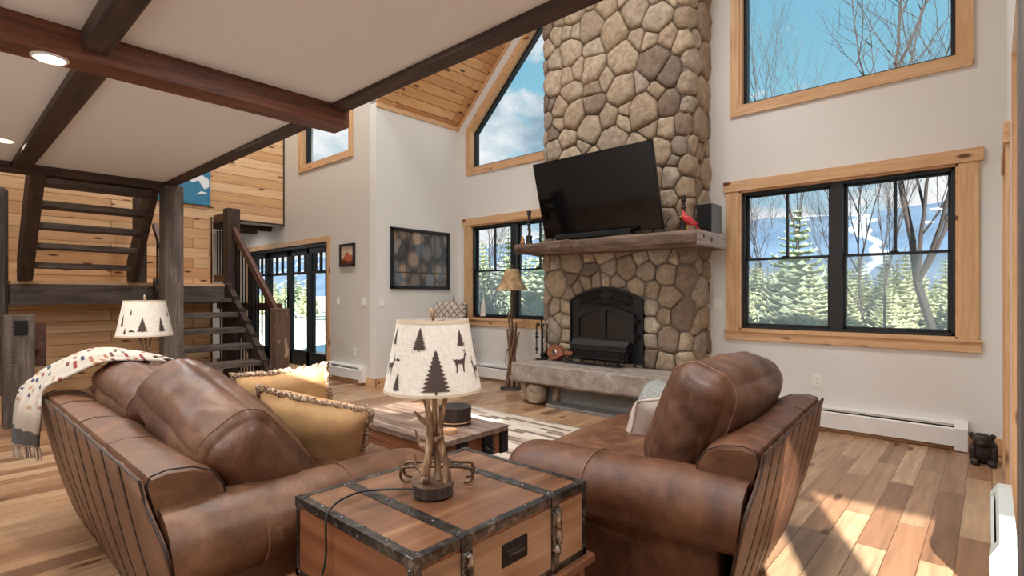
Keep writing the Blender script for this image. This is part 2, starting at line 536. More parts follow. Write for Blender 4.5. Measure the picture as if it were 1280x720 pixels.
# fabrics
M['gold'] = plain('gold_velvet', lin(188, 146, 98), .85, bump=.15, bs=90, var=.14)
g = G('fringe')
M['fringe'] = g.out(g.ramp(g.noise(g.obj(), 90, 4, .7), [(.38, lin(88, 62, 44)), (.52, lin(166, 136, 108)), (.64, lin(226, 208, 184))]), .95)
M['taupe'] = plain('taupe_cushion', lin(188, 172, 158), .85, bump=.15, bs=200, var=.06)
g = G('grey_knit')
nz = g.n('ShaderNodeTexVoronoi', {'Vector': g.obj(), 'Scale': 120.0}).outputs['Distance']
g.bump(nz, .9, .006)
M['knit'] = g.out(g.ramp(nz, [(.1, lin(176, 176, 170)), (.7, lin(132, 134, 130))]), .95)
g = G('patterned_throw')
uv = g.n('ShaderNodeAttribute', attribute_name='uvw').outputs['Vector']
br = g.n('ShaderNodeTexBrick', {'Vector': uv, 'Color1': (0, 0, 0, 1), 'Color2': (1, 1, 1, 1), 'Mortar': (.42, .42, .42, 1), 'Scale': 1.0, 'Mortar Size': .011, 'Brick Width': .066, 'Row Height': .040}, offset=.5)
cream = lin(196, 186, 172)
col = g.ramp(br.outputs['Color'], [(0, cream), (.08, lin(140, 60, 58)), (.17, cream), (.30, lin(164, 112, 84)), (.40, cream), (.52, lin(62, 72, 96)), (.61, cream), (.70, lin(104, 62, 56)), (.80, cream), (.90, lin(176, 140, 112))], 'CONSTANT')
sx = g.n('ShaderNodeSeparateXYZ', {0: uv}).outputs[1]
stripe = g.math('MULTIPLY', g.math('GREATER_THAN', sx, .90), g.math('LESS_THAN', sx, .98))
lower = g.math('GREATER_THAN', sx, .80)
col = g.mix(lower, col, lin(190, 180, 166))
col = g.mix(stripe, col, lin(92, 92, 94))
g.bump(g.noise(uv, 200, 2), .2, .003)
M['throw'] = g.out(col, .95)
g = G('woven_rug')
v = g.obj()
br = g.n('ShaderNodeTexBrick', {'Vector': v, 'Color1': (0, 0, 0, 1), 'Color2': (1, 1, 1, 1), 'Mortar': (.42, .42, .42, 1), 'Scale': 1.0, 'Mortar Size': .003, 'Brick Width': .26, 'Row Height': .055}, offset=.43)
col = g.ramp(br.outputs['Color'], [(0, lin(206, 190, 172)), (.18, lin(104, 88, 80)), (.28, lin(218, 206, 190)), (.5, lin(174, 150, 132)), (.6, lin(222, 212, 198)), (.8, lin(118, 100, 90)), (.88, lin(212, 198, 182))], 'CONSTANT')
col = g.mix(g.math('MULTIPLY', g.noise(v, 60, 3), .35), col, lin(190, 170, 150))
g.bump(g.noise(v, 180, 3), .4, .006)
M['rug'] = g.out(col, .95)
g = G('diamond_upholstery')
v = g.swz(g.obj(), 'xzy')
rt = g.scale(v, (13, 13, 13), rot=(0, 0, R(45)))
ch = g.n('ShaderNodeTexBrick', {'Vector': rt, 'Color1': lin(206, 194, 178), 'Color2': lin(178, 164, 150), 'Mortar': lin(72, 62, 58), 'Scale': 1.0, 'Mortar Size': .1, 'Brick Width': 1.0, 'Row Height': 1.0}, offset=0.0)
M['diamond'] = g.out(g.mix(g.math('MULTIPLY', g.noise(v, 30, 3), .4), ch.outputs['Color'], lin(196, 180, 164)), .9)

# television glass
M['tvglass'] = plain('tv_glass', lin(12, 13, 16), .06)
M['fireglass'] = plain('stove_glass', lin(36, 28, 24), .1)
M['red'] = plain('red_paint', lin(196, 50, 50), .4, var=.15, bs=120)
M['yellow'] = plain('yellow_beak', lin(214, 176, 70), .4)
M['brass'] = plain('brass', lin(176, 122, 66), .35, .7)
M['speakergrey'] = plain('speaker_side', lin(88, 94, 100), .45)
M['cloth_black'] = plain('speaker_cloth', lin(14, 14, 15), .9)
M['bellow'] = woodgrain('bellows_wood', 'x', lin(96, 52, 34), lin(138, 80, 54), lin(160, 100, 70), .4, .1)
M['statue'] = plain('dark_bronze', lin(52, 42, 38), .5, .2, bump=.6, bs=70, var=.2)
M['coaster'] = plain('coaster_wood', lin(196, 148, 110), .6, var=.12, bs=90)
M['ivory'] = plain('ivory', lin(226, 214, 198), .6, bump=.3, bs=100)


def emis(name, col, st):
    m = bpy.data.materials.new(name)
    m.use_nodes = True
    b = m.node_tree.nodes['Principled BSDF']
    b.inputs['Base Color'].default_value = col
    b.inputs['Emission Color'].default_value = col
    b.inputs['Emission Strength'].default_value = st
    return m


M['lamp_on'] = emis('lamp_lens', lin(255, 246, 234), 2.0)
# ---------------------------------------------------------------- the room
XR, XL, YF, YD, XP = .075, -5.957, 5.38, 3.94, -8.6      # right wall, bay side wall, fireplace wall, slider wall, pine wall
YB = -1.2
XM = -2.941
ZS = 2.45                                                # soffit under the loft


def roofz(x): return 3.717 + .93 * ((x - XL) if x < XM else (XM - XL) - (x - XM))


def holed(mb, u0, u1, z0, z1, holes, put):
    """rectangle with rectangular holes, cut into boxes; put(u0,u1,z0,z1) adds one"""
    us = sorted({u0, u1, *[h[0] for h in holes], *[h[1] for h in holes]})
    for a, b in zip(us, us[1:]):
        m = (a + b) / 2
        zs = [(h[2], h[3]) for h in holes if h[0] < m < h[1]]
        cur = z0
        for h0, h1 in sorted(zs):
            if h0 > cur: put(a, b, cur, h0)
            cur = max(cur, h1)
        if cur < z1: put(a, b, cur, z1)


# floor and outside-lower surfaces
mb = MB(); mb.box(-12, 3.8, -1.4, 5.56, -.12, 0)
struct('floor', mb, M['floor'], 'light brown hardwood plank floor running through the whole room', 'floor')

# fireplace (gable) wall
T = .18
mb = MB()
W1 = (-1.845, -.195, .86, 2.22)
W2 = (-5.69, -4.04, .86, 2.22)
holed(mb, XL - .15, XR + .15, -.1, 2.9, [W1, W2], lambda a, b, c, d: mb.box(a, b, YF, YF + T, c, d))
mb.box(XL - .15, XR + .15, YF, YF + T, 2.9, 3.05)
GL = [(-5.69, 3.05), (-4.04, 3.05), (-4.04, 5.135), (-5.69, 3.6)]
GR = [(2 * XM - x, z) for x, z in GL][::-1]
mb.prism([(XL - .15, 3.05), (-5.69, 3.05), (-5.69, 3.6), (-4.04, 5.135), (-4.04, roofz(-4.04) + .1), (XL - .15, roofz(XL) + .0)], 'y', YF, YF + T)
mb.prism([(-4.04, 3.05), (2 * XM + 4.04, 3.05), (2 * XM + 4.04, roofz(-4.04) + .1), (XM, roofz(XM) + .1), (-4.04, roofz(-4.04) + .1)], 'y', YF, YF + T)
mb.prism([(2 * XM - x, z) for x, z in [(XL - .15, 3.05), (-5.69, 3.05), (-5.69, 3.6), (-4.04, 5.135), (-4.04, roofz(-4.04) + .1), (XL - .15, roofz(XL))]], 'y', YF, YF + T)
struct('wall_far', mb, M['wall'], 'off-white gable wall behind the stone chimney', 'wall')
# bay side wall with the stone-wall picture
mb = MB(); mb.box(XL - .15, XL, YD, YF, -.1, 3.717)
mb.m = 1
struct('wall_left', mb, M['wall'], 'off-white bay side wall carrying the large black framed picture', 'wall')
# slider wall
D1 = (-10.05, -7.19, -.02, 1.98)
W5 = (-7.99, -6.60, 3.2, 4.05)
mb = MB()
holed(mb, -11.2, XL - .15, -.1, 6.6, [D1, W5], lambda a, b, c, d: mb.box(a, b, YD, YD + T, c, d))
mb.prism([(XL - .15, 3.717), (XM, roofz(XM)), (-XL + 2 * XM + .15, 3.717), (-XL + 2 * XM + .15, 6.6), (XL - .15, 6.6)], 'y', YD, YD + .1)
struct('wall_slider', mb, M['wallgrey'], 'taupe wall around the black sliding glass door', 'wall')
# right wall with a door opening
mb = MB()
DW = (4.12, 4.95, -.02, 2.04)
holed(mb, 3.80, YF, -.1, 3.75, [DW], lambda a, b, c, d: mb.box(XR, XR + .15, a, b, c, d))
struct('wall_right', mb, M['wall'], 'off-white right wall with the pine door at its far end', 'wall')
mb = MB(); mb.box(XR + .15, 3.8, 3.80, 3.95, -.1, 6.6)
mb.box(XR, XR + .15, 3.80, YD + .1, 3.75, 6.6)
mb.box(XR, XR + .15, 1.9, 3.80, 2.45, 6.6)
struct('wall_dining', mb, M['wall'])
mb = MB(); mb.box(XR, XR + .15, 3.775, 3.80, 0, 2.45)
struct('trim_4', mb, M['pine_z'], 'pine casing on the open end of the right wall', 'trim')
mb = MB(); mb.box(3.65, 3.8, YB, 3.8, -.1, 6.6)
struct('wall_side', mb, M['wall'])
# back wall: high window strip, glazed door and one narrow light
WB = (-2.55, -1.0, 1.93, 2.43)
DB = (1.44, 3.1, -.02, 2.40)
NB = (.84, 1.29, .3, 2.36)
mb = MB()
holed(mb, -11.2, 3.8, -.1, 6.6, [WB, DB, NB], lambda a, b, c, d: mb.box(a, b, YB - .15, YB, c, d))
struct('wall_back', mb, M['wall'])
# pine wall behind the stairs: full height to the landing end, upper part over the passage
mb = MB()
mb.box(XP - .12, XP, YB, 2.83, 0, 6.6)
mb.box(XP - .12, XP, 2.83, YD, 2.36, 6.6)
struct('wall_pine', mb, M['pine_wall'], 'knotty pine board wall behind the staircase', 'wall')
mb = MB()
mb.box(-11.2, XP - .12, 2.71, 2.83, 0, 2.36)
mb.box(-11.2, -11.05, 2.83, YD, 0, 2.36)
struct('wall_passage', mb, M['wall'])
mb = MB()
mb.box(-11.2, XP - .12, 2.71, YD, 2.36, 2.46)
struct('ceiling_passage', mb, M['soffit'])
mb = MB(); mb.box(XP - .005, XP + .02, 2.83 - .02, 2.86, 0, 2.36); mb.box(XP - .12, XP + .02, 2.83, 2.85, 0, 2.36)
struct('trim_1', mb, M['pine_z'])
mb = MB(); mb.box(XP, XP + .015, 2.83, YD, 2.335, 2.36); mb.box(XP, XP + .015, YD - .02, YD, 2.36, 3.9)
struct('trim_2', mb, M['dark_y'])
# soffit slab of the loft
mb = MB(); mb.box(-6.9, 3.65, YB, 1.84, ZS, 2.75)
struct('ceiling_loft', mb, M['soffit'], 'flat off-white ceiling panels between the dark beams', 'ceiling')
mb = MB(); mb.box(-11.2, 3.8, YB - .15, YD + .1, 6.6, 6.75)
struct('ceiling_main', mb, M['soffit'])
# vaulted pine ceiling of the bay
mb = MB()
for s in (-1, 1):
    e = XM + s * (XM - XL + .0)
    p = [(e, 3.717), (XM, roofz(XM)), (XM, roofz(XM) + .15), (e, 3.867)]
    mb.prism(p, 'y', YD - .0, YF)
struct('ceiling_vault', mb, M['pine_vault'], 'vaulted knotty pine board ceiling over the fireplace bay', 'ceiling')
mb = MB()
mb.box(XL, XL + .02, YD, YF, 3.66, 3.72)
mb.box(-(XL - 2 * XM) - .02, -(XL - 2 * XM), YD, YF, 3.66, 3.72)
n = 1
for s in (-1, 1):
    f = lambda x, z: (x if s < 0 else 2 * XM - x, z)
    mb.prism([f(XL, 3.67), f(XL, 3.717), f(XM, roofz(XM)), f(XM, roofz(XM) - .06)], 'y', YF - .02, YF)
struct('trim_3', mb, M['pine_y'])


def window(num, x0, x1, z0, z1, Y, s, units, label, head=True, muntin=True, sash=True, casing=True, screen=True):
    """double-hung window in a wall along X; s=+1: the room is on the -Y side"""
    root = thing('window_%d' % num, label, 'window', ((x0 + x1) / 2, Y, z0), kind='structure')
    q = lambda d: Y + s * d
    c = .125
    if casing:
        m = MB(); m.box(x0 - c, x0, q(-.022), q(0), z0 - .0, z1, .004); m.build('side_casing', M['pine_z'], root)
        m = MB(); m.box(x1, x1 + c, q(-.022), q(0), z0 - .0, z1, .004); m.build('side_casing', M['pine_z'], root)
        m = MB(); m.box(x0 - c - .025, x1 + c + .025, q(-.03), q(0), z1, z1 + .105, .004); m.build('head_casing', M['pine_x'], root)
        m = MB(); m.box(x0 - c - .01, x1 + c + .01, q(-.022), q(0), z0 - .1, z0 - .022, .004)
        m.box(x0 - c - .02, x1 + c + .02, q(-.035), q(.02), z0 - .022, z0, .004); m.build('sill_casing', M['pine_x'], root)
    m = MB(); d = .07
    m.box(x0, x0 + .016, q(-.01), q(d), z0, z1); m.box(x1 - .016, x1, q(-.01), q(d), z0, z1)
    m.box(x0, x1, q(-.01), q(d), z0, z0 + .016); m.box(x0, x1, q(-.01), q(d), z1 - .016, z1)
    m.build('reveal', M['pine_x'], root)
    # black frame
    a0, a1, b0, b1 = x0 + .016, x1 - .016, z0 + .016, z1 - .016
    fr = MB(); t = .026
    fr.box(a0, a0 + t, q(.03), q(.13), b0, b1, .003); fr.box(a1 - t, a1, q(.03), q(.13), b0, b1, .003)
    fr.box(a0, a1, q(.03), q(.13), b0, b0 + t, .003); fr.box(a0, a1, q(.03), q(.13), b1 - t, b1, .003)
    n = units
    w = (a1 - a0) / n
    for i in range(1, n):
        fr.box(a0 + w * i - .05, a0 + w * i + .05, q(.02), q(.13), b0, b1, .003)
    fr.build('frame', M['frame'], root)
    zm = (b0 + b1) / 2
    for i in range(n):
        u0 = a0 + w * i + (t if i == 0 else .05)
        u1 = a0 + w * (i + 1) - (t if i == n - 1 else .05)
        for lo, (s0, s1, dy) in enumerate(((zm, b1 - t, .085), (b0 + t, zm + .02, .05))):
            e = .024
            sh = MB()
            sh.box(u0, u0 + e, q(dy), q(dy + .03), s0, s1, .003); sh.box(u1 - e, u1, q(dy), q(dy + .03), s0, s1, .003)
            sh.box(u0, u1, q(dy), q(dy + .03), s0, s0 + e, .003); sh.box(u0, u1, q(dy), q(dy + .03), s1 - e * .8, s1, .003)
            o = sh.build('sash', M['frame'], root)
            if lo == 0:
                m = MB(); mid = (u0 + u1) / 2; m.box(mid - .011, mid + .011, q(dy + .002), q(dy + .028), s0 + e, s1 - e * .8); m.build('muntin', M['frame'], o)
            else:
                m = MB(); m.box((u0 + u1) / 2 - .03, (u0 + u1) / 2 + .03, q(dy - .012), q(dy + .005), s1 - .004, s1 + .01, .003); m.build('latch', M['black'], o)
            m = MB(); m.box(u0 + e * .8, u1 - e * .8, q(dy + .012), q(dy + .018), s0 + e * .8, s1 - e * .7); m.build('pane', M['glass'], o)
            if lo == 1 and screen:
                m = MB(); m.box(u0, u1, q(.122), q(.124), s0, s1); m.build('insect_screen', M['screen'], o)
    return root


window(1, W1[0], W1[1], W1[2], W1[3], YF, 1, 2, 'wide black double-hung window in pine casing right of the chimney')
window(2, W2[0], W2[1], W2[2], W2[3], YF, 1, 2, 'black double-hung window in pine casing left of the chimney, partly behind the mantel')


def fixed_window(num, poly, Y, s, label, c=.088):
    cx = sum(p[0] for p in poly) / len(poly)
    root = thing('window_%d' % num, label, 'window', (cx, Y, poly[0][1]), kind='structure')
    q = lambda d: Y + s * d
    P = [Vector(p) for p in poly]
    area = sum(P[i].x * P[(i + 1) % len(P)].y - P[(i + 1) % len(P)].x * P[i].y for i in range(len(P)))
    if area < 0: P = P[::-1]

    def off(d):
        out = []
        n = len(P)
        for i in range(n):
            a, b, cc = P[i - 1], P[i], P[(i + 1) % n]
            d1 = (b - a).normalized(); d2 = (cc - b).normalized()
            n1 = Vector((d1.y, -d1.x)); n2 = Vector((d2.y, -d2.x))
            k = 1 + n1.dot(n2)
            out.append(b + (n1 + n2) * d / k)
        return out
    o = off(c); i1 = off(-.0); i2 = off(-.05); n = len(P)
    for k in range(n):
        j = (k + 1) % n
        dirx = abs(P[j].x - P[k].x) > abs(P[j].y - P[k].y)
        m = MB(); m.prism([i1[k], i1[j], o[j], o[k]], 'y', q(-.022), q(0)); m.build('casing', M['pine_x' if dirx else 'pine_z'], root)
        m = MB(); m.prism([off(-.018)[k], off(-.018)[j], i1[j], i1[k]], 'y', q(-.01), q(.1)); m.build('reveal', M['pine_x' if dirx else 'pine_z'], root)
    m = MB()
    for k in range(n):
        j = (k + 1) % n
        m.prism([off(-.05)[k], off(-.05)[j], off(-.018)[j], off(-.018)[k]], 'y', q(.06), q(.13))
    m.build('frame', M['frame'], root)
    m = MB(); m.prism(off(-.045), 'y', q(.09), q(.098)); m.build('pane', M['glass'], root)
    return root


fixed_window(3, GL, YF, 1, 'tall slope-topped gable window left of the stone chimney')
fixed_window(4, GR, YF, 1, 'tall slope-topped gable window right of the stone chimney, above the double-hung window')
fixed_window(5, [(W5[0], W5[2]), (W5[1], W5[2]), (W5[1], W5[3]), (W5[0], W5[3])], YD, 1, 'small upper window in pine casing above the sliding door wall')
fixed_window(6, [(WB[0], WB[2]), (WB[1], WB[2]), (WB[1], WB[3]), (WB[0], WB[3])], YB, -1, None, .09)
fixed_window(7, [(NB[0], NB[2]), (NB[1], NB[2]), (NB[1], NB[3]), (NB[0], NB[3])], YB, -1, None, .09)
# mullion of the back window
m = MB(); m.box(-1.70, -1.60, YB - .1, YB + .005, WB[2], WB[3]); m.build('mullion', M['pine_z'], bpy.data.objects['window_6'])

# sliding door, four panels
root = thing('door_1', 'black four-panel sliding glass door in pine casing beside the stairs', 'door', (-8.6, YD, 0), kind='structure')
x0, x1, z1 = D1[0], D1[1], D1[3]
m = MB(); m.box(x1, x1 + .075, YD - .022, YD, 0, z1, .004); m.build('side_casing', M['pine_z'], root)
m = MB(); m.box(x0 - .075, x0, YD - .022, YD, 0, z1, .004); m.build('side_casing', M['pine_z'], root)
m = MB(); m.box(x0 - .09, x1 + .085, YD - .028, YD, z1, z1 + .085, .004); m.build('head_casing', M['pine_x'], root)
m = MB(); m.box(x0, x1, YD - .06, YD + .14, 0, .075, .004); m.build('threshold', M['pine_x'], root)
m = MB(); m.box(x0, x0 + .05, YD, YD + .16, .06, z1, .003); m.box(x1 - .05, x1, YD, YD + .16, .06, z1, .003); m.box(x0, x1, YD, YD + .16, z1 - .05, z1, .003)
m.build('frame', M['frame'], root)
for k, (a, b, dy) in enumerate(((-10.0, -9.33, .03), (-9.40, -8.60, .085), (-8.60, -7.80, .085), (-7.90, -7.24, .03))):
    m = MB()
    e = .09
    zb, zt = .075, z1 - .05
    m.box(a, a + e, YD + dy, YD + dy + .05, zb, zt, .004); m.box(b - e, b, YD + dy, YD + dy + .05, zb, zt, .004)
    m.box(a, b, YD + dy, YD + dy + .05, zt - .09, zt, .004); m.box(a, b, YD + dy, YD + dy + .05, zb, zb + .24, .004)
    m.box(a, b, YD + dy + .005, YD + dy + .045, 1.53, 1.575)
    for q in (1, 2):
        xx = a + e + (b - a - 2 * e) * q / 3
        m.box(xx - .012, xx + .012, YD + dy + .005, YD + dy + .045, 1.55, zt - .05)
    o = m.build('door_panel', M['frame'], root)
    m = MB(); m.box(a + e, b - e, YD + dy + .02, YD + dy + .03, zb + .2, zt - .07); m.build('pane', M['glass'], o)
    if k == 1:
        m = MB(); m.box(b - .065, b - .03, YD + dy - .012, YD + dy, .92, 1.2, .004); m.tube([(b - .05, YD + dy - .01, 1.15), (b - .05, YD + dy - .05, 1.12), (b - .05, YD + dy - .05, .98), (b - .05, YD + dy - .01, .95)], .009)
        m.build('handle', M['black'], o)

# pine door in the right wall
root = thing('door_2', 'pine door with black hinges in the right wall, seen edge-on', 'door', (XR, 4.53, 0), kind='structure')
y0, y1, z1 = DW[0], DW[1], DW[3]
m = MB(); m.box(XR - .02, XR, y1, y1 + .11, 0, z1, .004); m.build('side_casing', M['pine_z'], root)
m = MB(); m.box(XR - .02, XR, y0 - .11, y0, 0, z1, .004); m.build('side_casing', M['pine_z'], root)
m = MB(); m.box(XR - .028, XR, y0 - .13, y1 + .13, z1, z1 + .12, .004); m.build('head_casing', M['pine_y'], root)
m = MB(); m.box(XR, XR + .15, y1 - .02, y1, 0, z1); m.box(XR, XR + .15, y0, y0 + .02, 0, z1); m.box(XR, XR + .15, y0, y1, z1 - .02, z1); m.build('jamb', M['pine_z'], root)
m = MB(); m.box(XR + .1, XR + .14, y0 + .02, y1 - .02, .01, z1 - .02, .003)
for a, b in ((.2, .95), (1.1, 1.9)):
    m.box(XR + .092, XR + .1, y0 + .14, y1 - .14, a, b, .003)
o = m.build('door_leaf', M['pine_z'], root)
for z in (.32, 1.0, 1.72):
    m = MB(); m.box(XR + .01, XR + .1, y1 - .028, y1 - .02, z - .06, z + .06); m.tube([(XR + .02, y1 - .03, z - .06), (XR + .02, y1 - .03, z + .06)], .008); m.build('hinge', M['black'], o)
m = MB(); m.tube([(XR + .1, y0 + .09, .98), (XR + .04, y0 + .09, .98), (XR + .035, y0 + .2, .98)], .009); m.lathe([(.03, 0), (.03, .008)], 16, M=TR(XR + .1, y0 + .09, .98) @ RY(-90)); m.build('door_handle', M['black'], o)
# glazed back door
root = thing('door_3', None, None, (2.28, YB, 0), kind='structure')
m = MB()
x0, x1, _, z1 = DB
m.box(x0, x0 + .05, YB - .12, YB, 0, z1); m.box(x1 - .05, x1, YB - .12, YB, 0, z1); m.box(x0, x1, YB - .12, YB, z1 - .05, z1); m.box(x0, x1, YB - .12, YB, 0, .05); m.box(2.30, 2.36, YB - .12, YB, 0, z1)
o = m.build('frame', M['frame'], root)
m = MB(); m.box(x0 + .05, x1 - .05, YB - .08, YB - .07, .05, z1 - .05); m.build('pane', M['glass'], root)

# baseboards
def base(name, *boxes):
    m = MB()
    for b in boxes: m.box(*b, b=.004)
    return struct(name, m, M['pine_x'])
base('baseboard_far', (XL, -4.0, YF - .015, YF, 0, .11), (-2.13, XR, YF - .015, YF, 0, .13))
base('baseboard_left', (XL, XL + .015, YD - .015, YF, 0, .11))
base('baseboard_slider', (-7.1, XL + .015, YD - .015, YD, 0, .11))
base('baseboard_right', (XR - .015, XR, 5.07, YF, 0, .12))

# ---------------------------------------------------------------- timbers under the loft
def beam(name, box, mat, label, b=.012):
    m = MB(); m.box(*box, b=b)
    o = m.build(name, mat)
    tag(o, label, 'beam')
    o['kind'] = 'structure'
    return o


beam('ceiling_beam', (-6.99, 3.65, 1.775, 1.88, 2.415, 2.78), M['dark_x'], 'long dark beam along the loft edge, crossing in front of the chimney')
o = beam('ceiling_beam', (-3.375, -3.185, YB, 1.90, 2.315, ZS + .01), M['beam_y'], 'thick red-brown beam with a recessed light, running toward the loft edge')
beam('ceiling_beam', (-6.81, -3.375, .535, .675, 2.40, ZS + .01), M['dark_x'], 'narrow dark crossbeam between the red-brown beam and the stairs')
beam('ceiling_beam', (-3.185, 3.65, .49, .60, 2.36, ZS + .01), M['dark_x'], 'dark grey crossbeam on the near side of the red-brown beam')
beam('ceiling_beam', (-6.99, -6.79, YB, 1.775, 2.37, 2.78), M['dark_y'], 'dark beam over the foot of the upper stair flight')
# two short beams in the passage
for x in (-9.1, -9.7):
    beam('ceiling_beam', (x - .04, x + .04, 2.83, YD, 2.28, 2.36), M['dark_y'], None)
# posts
m = MB(); m.box(-6.91, -6.715, 1.75, 1.94, 0, 2.415, .01)
tag(m.build('support_post', M['barn_z']), 'rough-sawn dark grey post under the loft corner beside the stairs', 'post')
m = MB(); m.box(.0155, .15, .47, .62, 0, 2.355, .006)
tag(m.build('support_post', M['barn_z']), 'rough grey post under the near crossbeam, at the right border of the view', 'post')
m = MB(); m.box(-8.1, -7.9, .40, .575, 0, 2.365, .01); m.box(-8.1, -8.03, .40, .61, 0, 2.365, .01)
tag(m.build('support_post', M['barn_z']), 'dark barnwood post behind the short newel, left of the upper flight', 'post')

# recessed lights
def recessed(x, y, z, label, r=.075, power=0):
    t = thing('recessed_light', label, 'light', (x, y, z), group='recessed lights under the loft')
    m = MB(); m.lathe([(r * .80, -.004), (r * .84, -.010), (r, -.004), (r, 0), (r * .80, 0)], 28, (x, y, z), cap=False); m.build('trim_ring', M['white'], t, smooth=40)
    m = MB(); m.lathe([(r * .80, -.004), (0.0, -.004)], 28, (x, y, z)); m.build('lens', M['lamp_on'], t, smooth=40)
    if power:
        l = bpy.data.lights.new('recessed_bulb', 'AREA')
        l.shape = 'DISK'; l.size = r * 1.5; l.energy = power; l.color = (1, .93, .84); l.spread = R(165)
        lo = bpy.data.objects.new('recessed_bulb', l)
        C.objects.link(lo)
        lo.location = (0, 0, -.012); lo.parent = t
    return t
# ---------------------------------------------------------------- staircase
st = thing('staircase', 'open-tread dark wood staircase turning at a landing against the pine wall', 'stairs', (-7.3, 2.3, 0))
RZ_ = 1.36 / 7
for i in range(1, 7):
    x = -6.52 - .236 * i
    m = MB(); m.box(x - .04, x + .245, 1.955, 2.80, RZ_ * i - .062, RZ_ * i, .006)
    m.build('tread', M['barn_y'], st)
def stringer(y0, y1, x0, z0, x1, z1, d=.24, mat='dark_x'):
    m = MB()
    m.prism([(x0, z0), (x0 + (.18 if x1 < x0 else -.18), z0), (x1, z1 - d), (x1, z1 + .02)] if False else [(x0, z0), (x1, z1), (x1, z1 - d), (x0 + math.copysign(d * .95, x1 - x0), z0)], 'y', y0, y1)
    m.build('stringer', M[mat], st)
m = MB(); m.prism([(-6.42, 0), (-6.42, .16), (-7.95, 1.42), (-7.95, 1.12), (-6.62, 0)], 'y', 2.80, 2.87); m.build('stringer', M['dark_z'], st)
m = MB(); m.prism([(-6.42, 0), (-6.42, .16), (-7.95, 1.42), (-7.95, 1.12), (-6.62, 0)], 'y', 1.945, 2.0); m.build('stringer', M['dark_z'], st)
for i in range(8):
    m = MB(); m.box(-6.5 - .19 * i, -6.46 - .19 * i, 2.795, 2.875, .19 + .157 * i, .245 + .157 * i, .003)
    m.build('cleat', M['dark_x'], st)
# landing
m = MB(); m.box(XP, -7.96, .62, 2.87, 1.315, 1.36, .004); m.build('landing_deck', M['pine_y'], st)
m = MB(); m.box(-8.02, -7.95, .615, 2.80, 1.09, 1.325, .006); m.build('landing_beam', M['barn_y'], st)
for y in (2.78, .62):
    m = MB(); m.box(-8.5, -8.02, y, y + .08, 1.11, 1.325, .006); m.build('landing_joist', M['dark_x'], st)
# upper flight
for i in range(1, 6):
    x = -7.96 + .208 * i
    m = MB(); m.box(x - .245, x + .03, .785, 1.68, 1.36 + .2 * i - .06, 1.36 + .2 * i, .006)
    m.build('tread', M['barn_y'], st)
for y, y2 in ((.675, .785), (1.68, 1.742)):
    m = MB(); m.prism([(-8.0, 1.36), (-7.78, 1.36), (-6.80, 2.42), (-6.80, 2.70), (-6.98, 2.70), (-8.0, 1.62)], 'y', y, y2)
    m.build('stringer', M['dark_z'], st)
# newels
m = MB(); m.box(-6.535, -6.365, 2.815, 2.985, 0, 1.04, .008); m.build('newel_post', M['newel'], st, label='weathered newel post at the foot of the stairs')
m = MB(); m.box(-8.055, -7.885, 2.815, 2.985, 0, 2.42, .008); m.build('newel_post', M['dark_z'], st, label='tall dark newel post rising past the landing')
m = MB(); m.box(-8.06, -7.93, 1.75, 1.88, 1.36, 2.42, .008); m.build('newel_post', M['dark_z'], st)
def railing(p0, p1, w=.055, h=.075, mat='rail'):
    a, b = Vector(p0), Vector(p1)
    m = MB()
    d = (b - a); L = d.length
    X = d.normalized(); Yv = Vector((0, 0, 1)).cross(X).normalized(); Zv = X.cross(Yv)
    mt = Matrix(((X.x, Yv.x, Zv.x, a.x), (X.y, Yv.y, Zv.y, a.y), (X.z, Yv.z, Zv.z, a.z), (0, 0, 0, 1)))
    m.box(0, L, -w / 2, w / 2, -h / 2, h / 2, .01, M=mt)
    return m.build('handrail', M[mat], st)
railing((-7.90, 2.9, 2.12), (-6.50, 2.9, .96), h=.10)
railing((-7.95, 1.965, 2.10), (-6.90, 1.965, 1.02))
railing((-8.59, 2.9, 2.33), (-8.05, 2.9, 2.33), h=.12)
railing((-8.59, 2.9, 1.45), (-8.05, 2.9, 1.45), h=.10)
railing((-8.59, 2.94, 1.05), (-6.53, 2.94, 1.05), h=.10)
railing((-8.59, 2.94, .20), (-8.05, 2.94, .20), h=.09)
def baluster(x, y, z0, z1):
    m = MB(); m.box(x - .008, x + .008, y - .008, y + .008, z0, z1); m.build('baluster', M['black'], st)
for i in range(12):
    x = -7.80 + .105 * i
    baluster(x, 2.9, 1.40 - (x + 7.95) * .835 - .12, 2.07 - (x + 7.9) * .83)
for i in range(9):
    x = -7.84 + .105 * i
    baluster(x, 1.965, 1.40 - (x + 7.95) * .835 - .1, 2.07 - (x + 7.95) * 1.03)
for i in range(5):
    baluster(-8.51 + .1 * i, 2.9, 1.49, 2.28)
    baluster(-8.51 + .1 * i, 2.94, .24, 1.0)
for i in range(12):
    baluster(-7.80 + .105 * i, 2.945, .0, 1.0)

# basement stair newel and rail, left edge
t = thing('newel_rail', 'short barnwood newel with a black plate and a descending rail, far left behind the sofa', 'railing', (-6.64, .57, 0))
m = MB(); m.box(-6.745, -6.535, .465, .675, 0, 1.02, .008); m.build('newel_post', M['barn_z'], t)
m = MB(); m.box(-6.535, -6.525, .53, .625, .84, .97, .004); m.build('plate', M['black'], t)
m = MB(); m.box(-7.6, -6.745, .52, .62, .80, .90, .008); m.build('rail', M['dark_x'], t)
m = MB(); m.box(-7.35, -6.745, .675, .76, .68, .75, .006); m.build('rail', M['rail'], t)
m = MB(); m.prism([(-7.02, .50), (-6.94, .50), (-6.94, .92), (-7.02, .92)], 'y', .675, .80); m.build('rail_bracket', M['rail'], t)
m = MB(); m.box(-7.4, -6.82, .38, .56, 0, .09, .006); m.box(-7.4, -6.86, .36, .5, .09, .2, .006)
tag(m.build('stair_curb', M['pine_x']), 'low pine curb beside the short barnwood newel', 'curb')
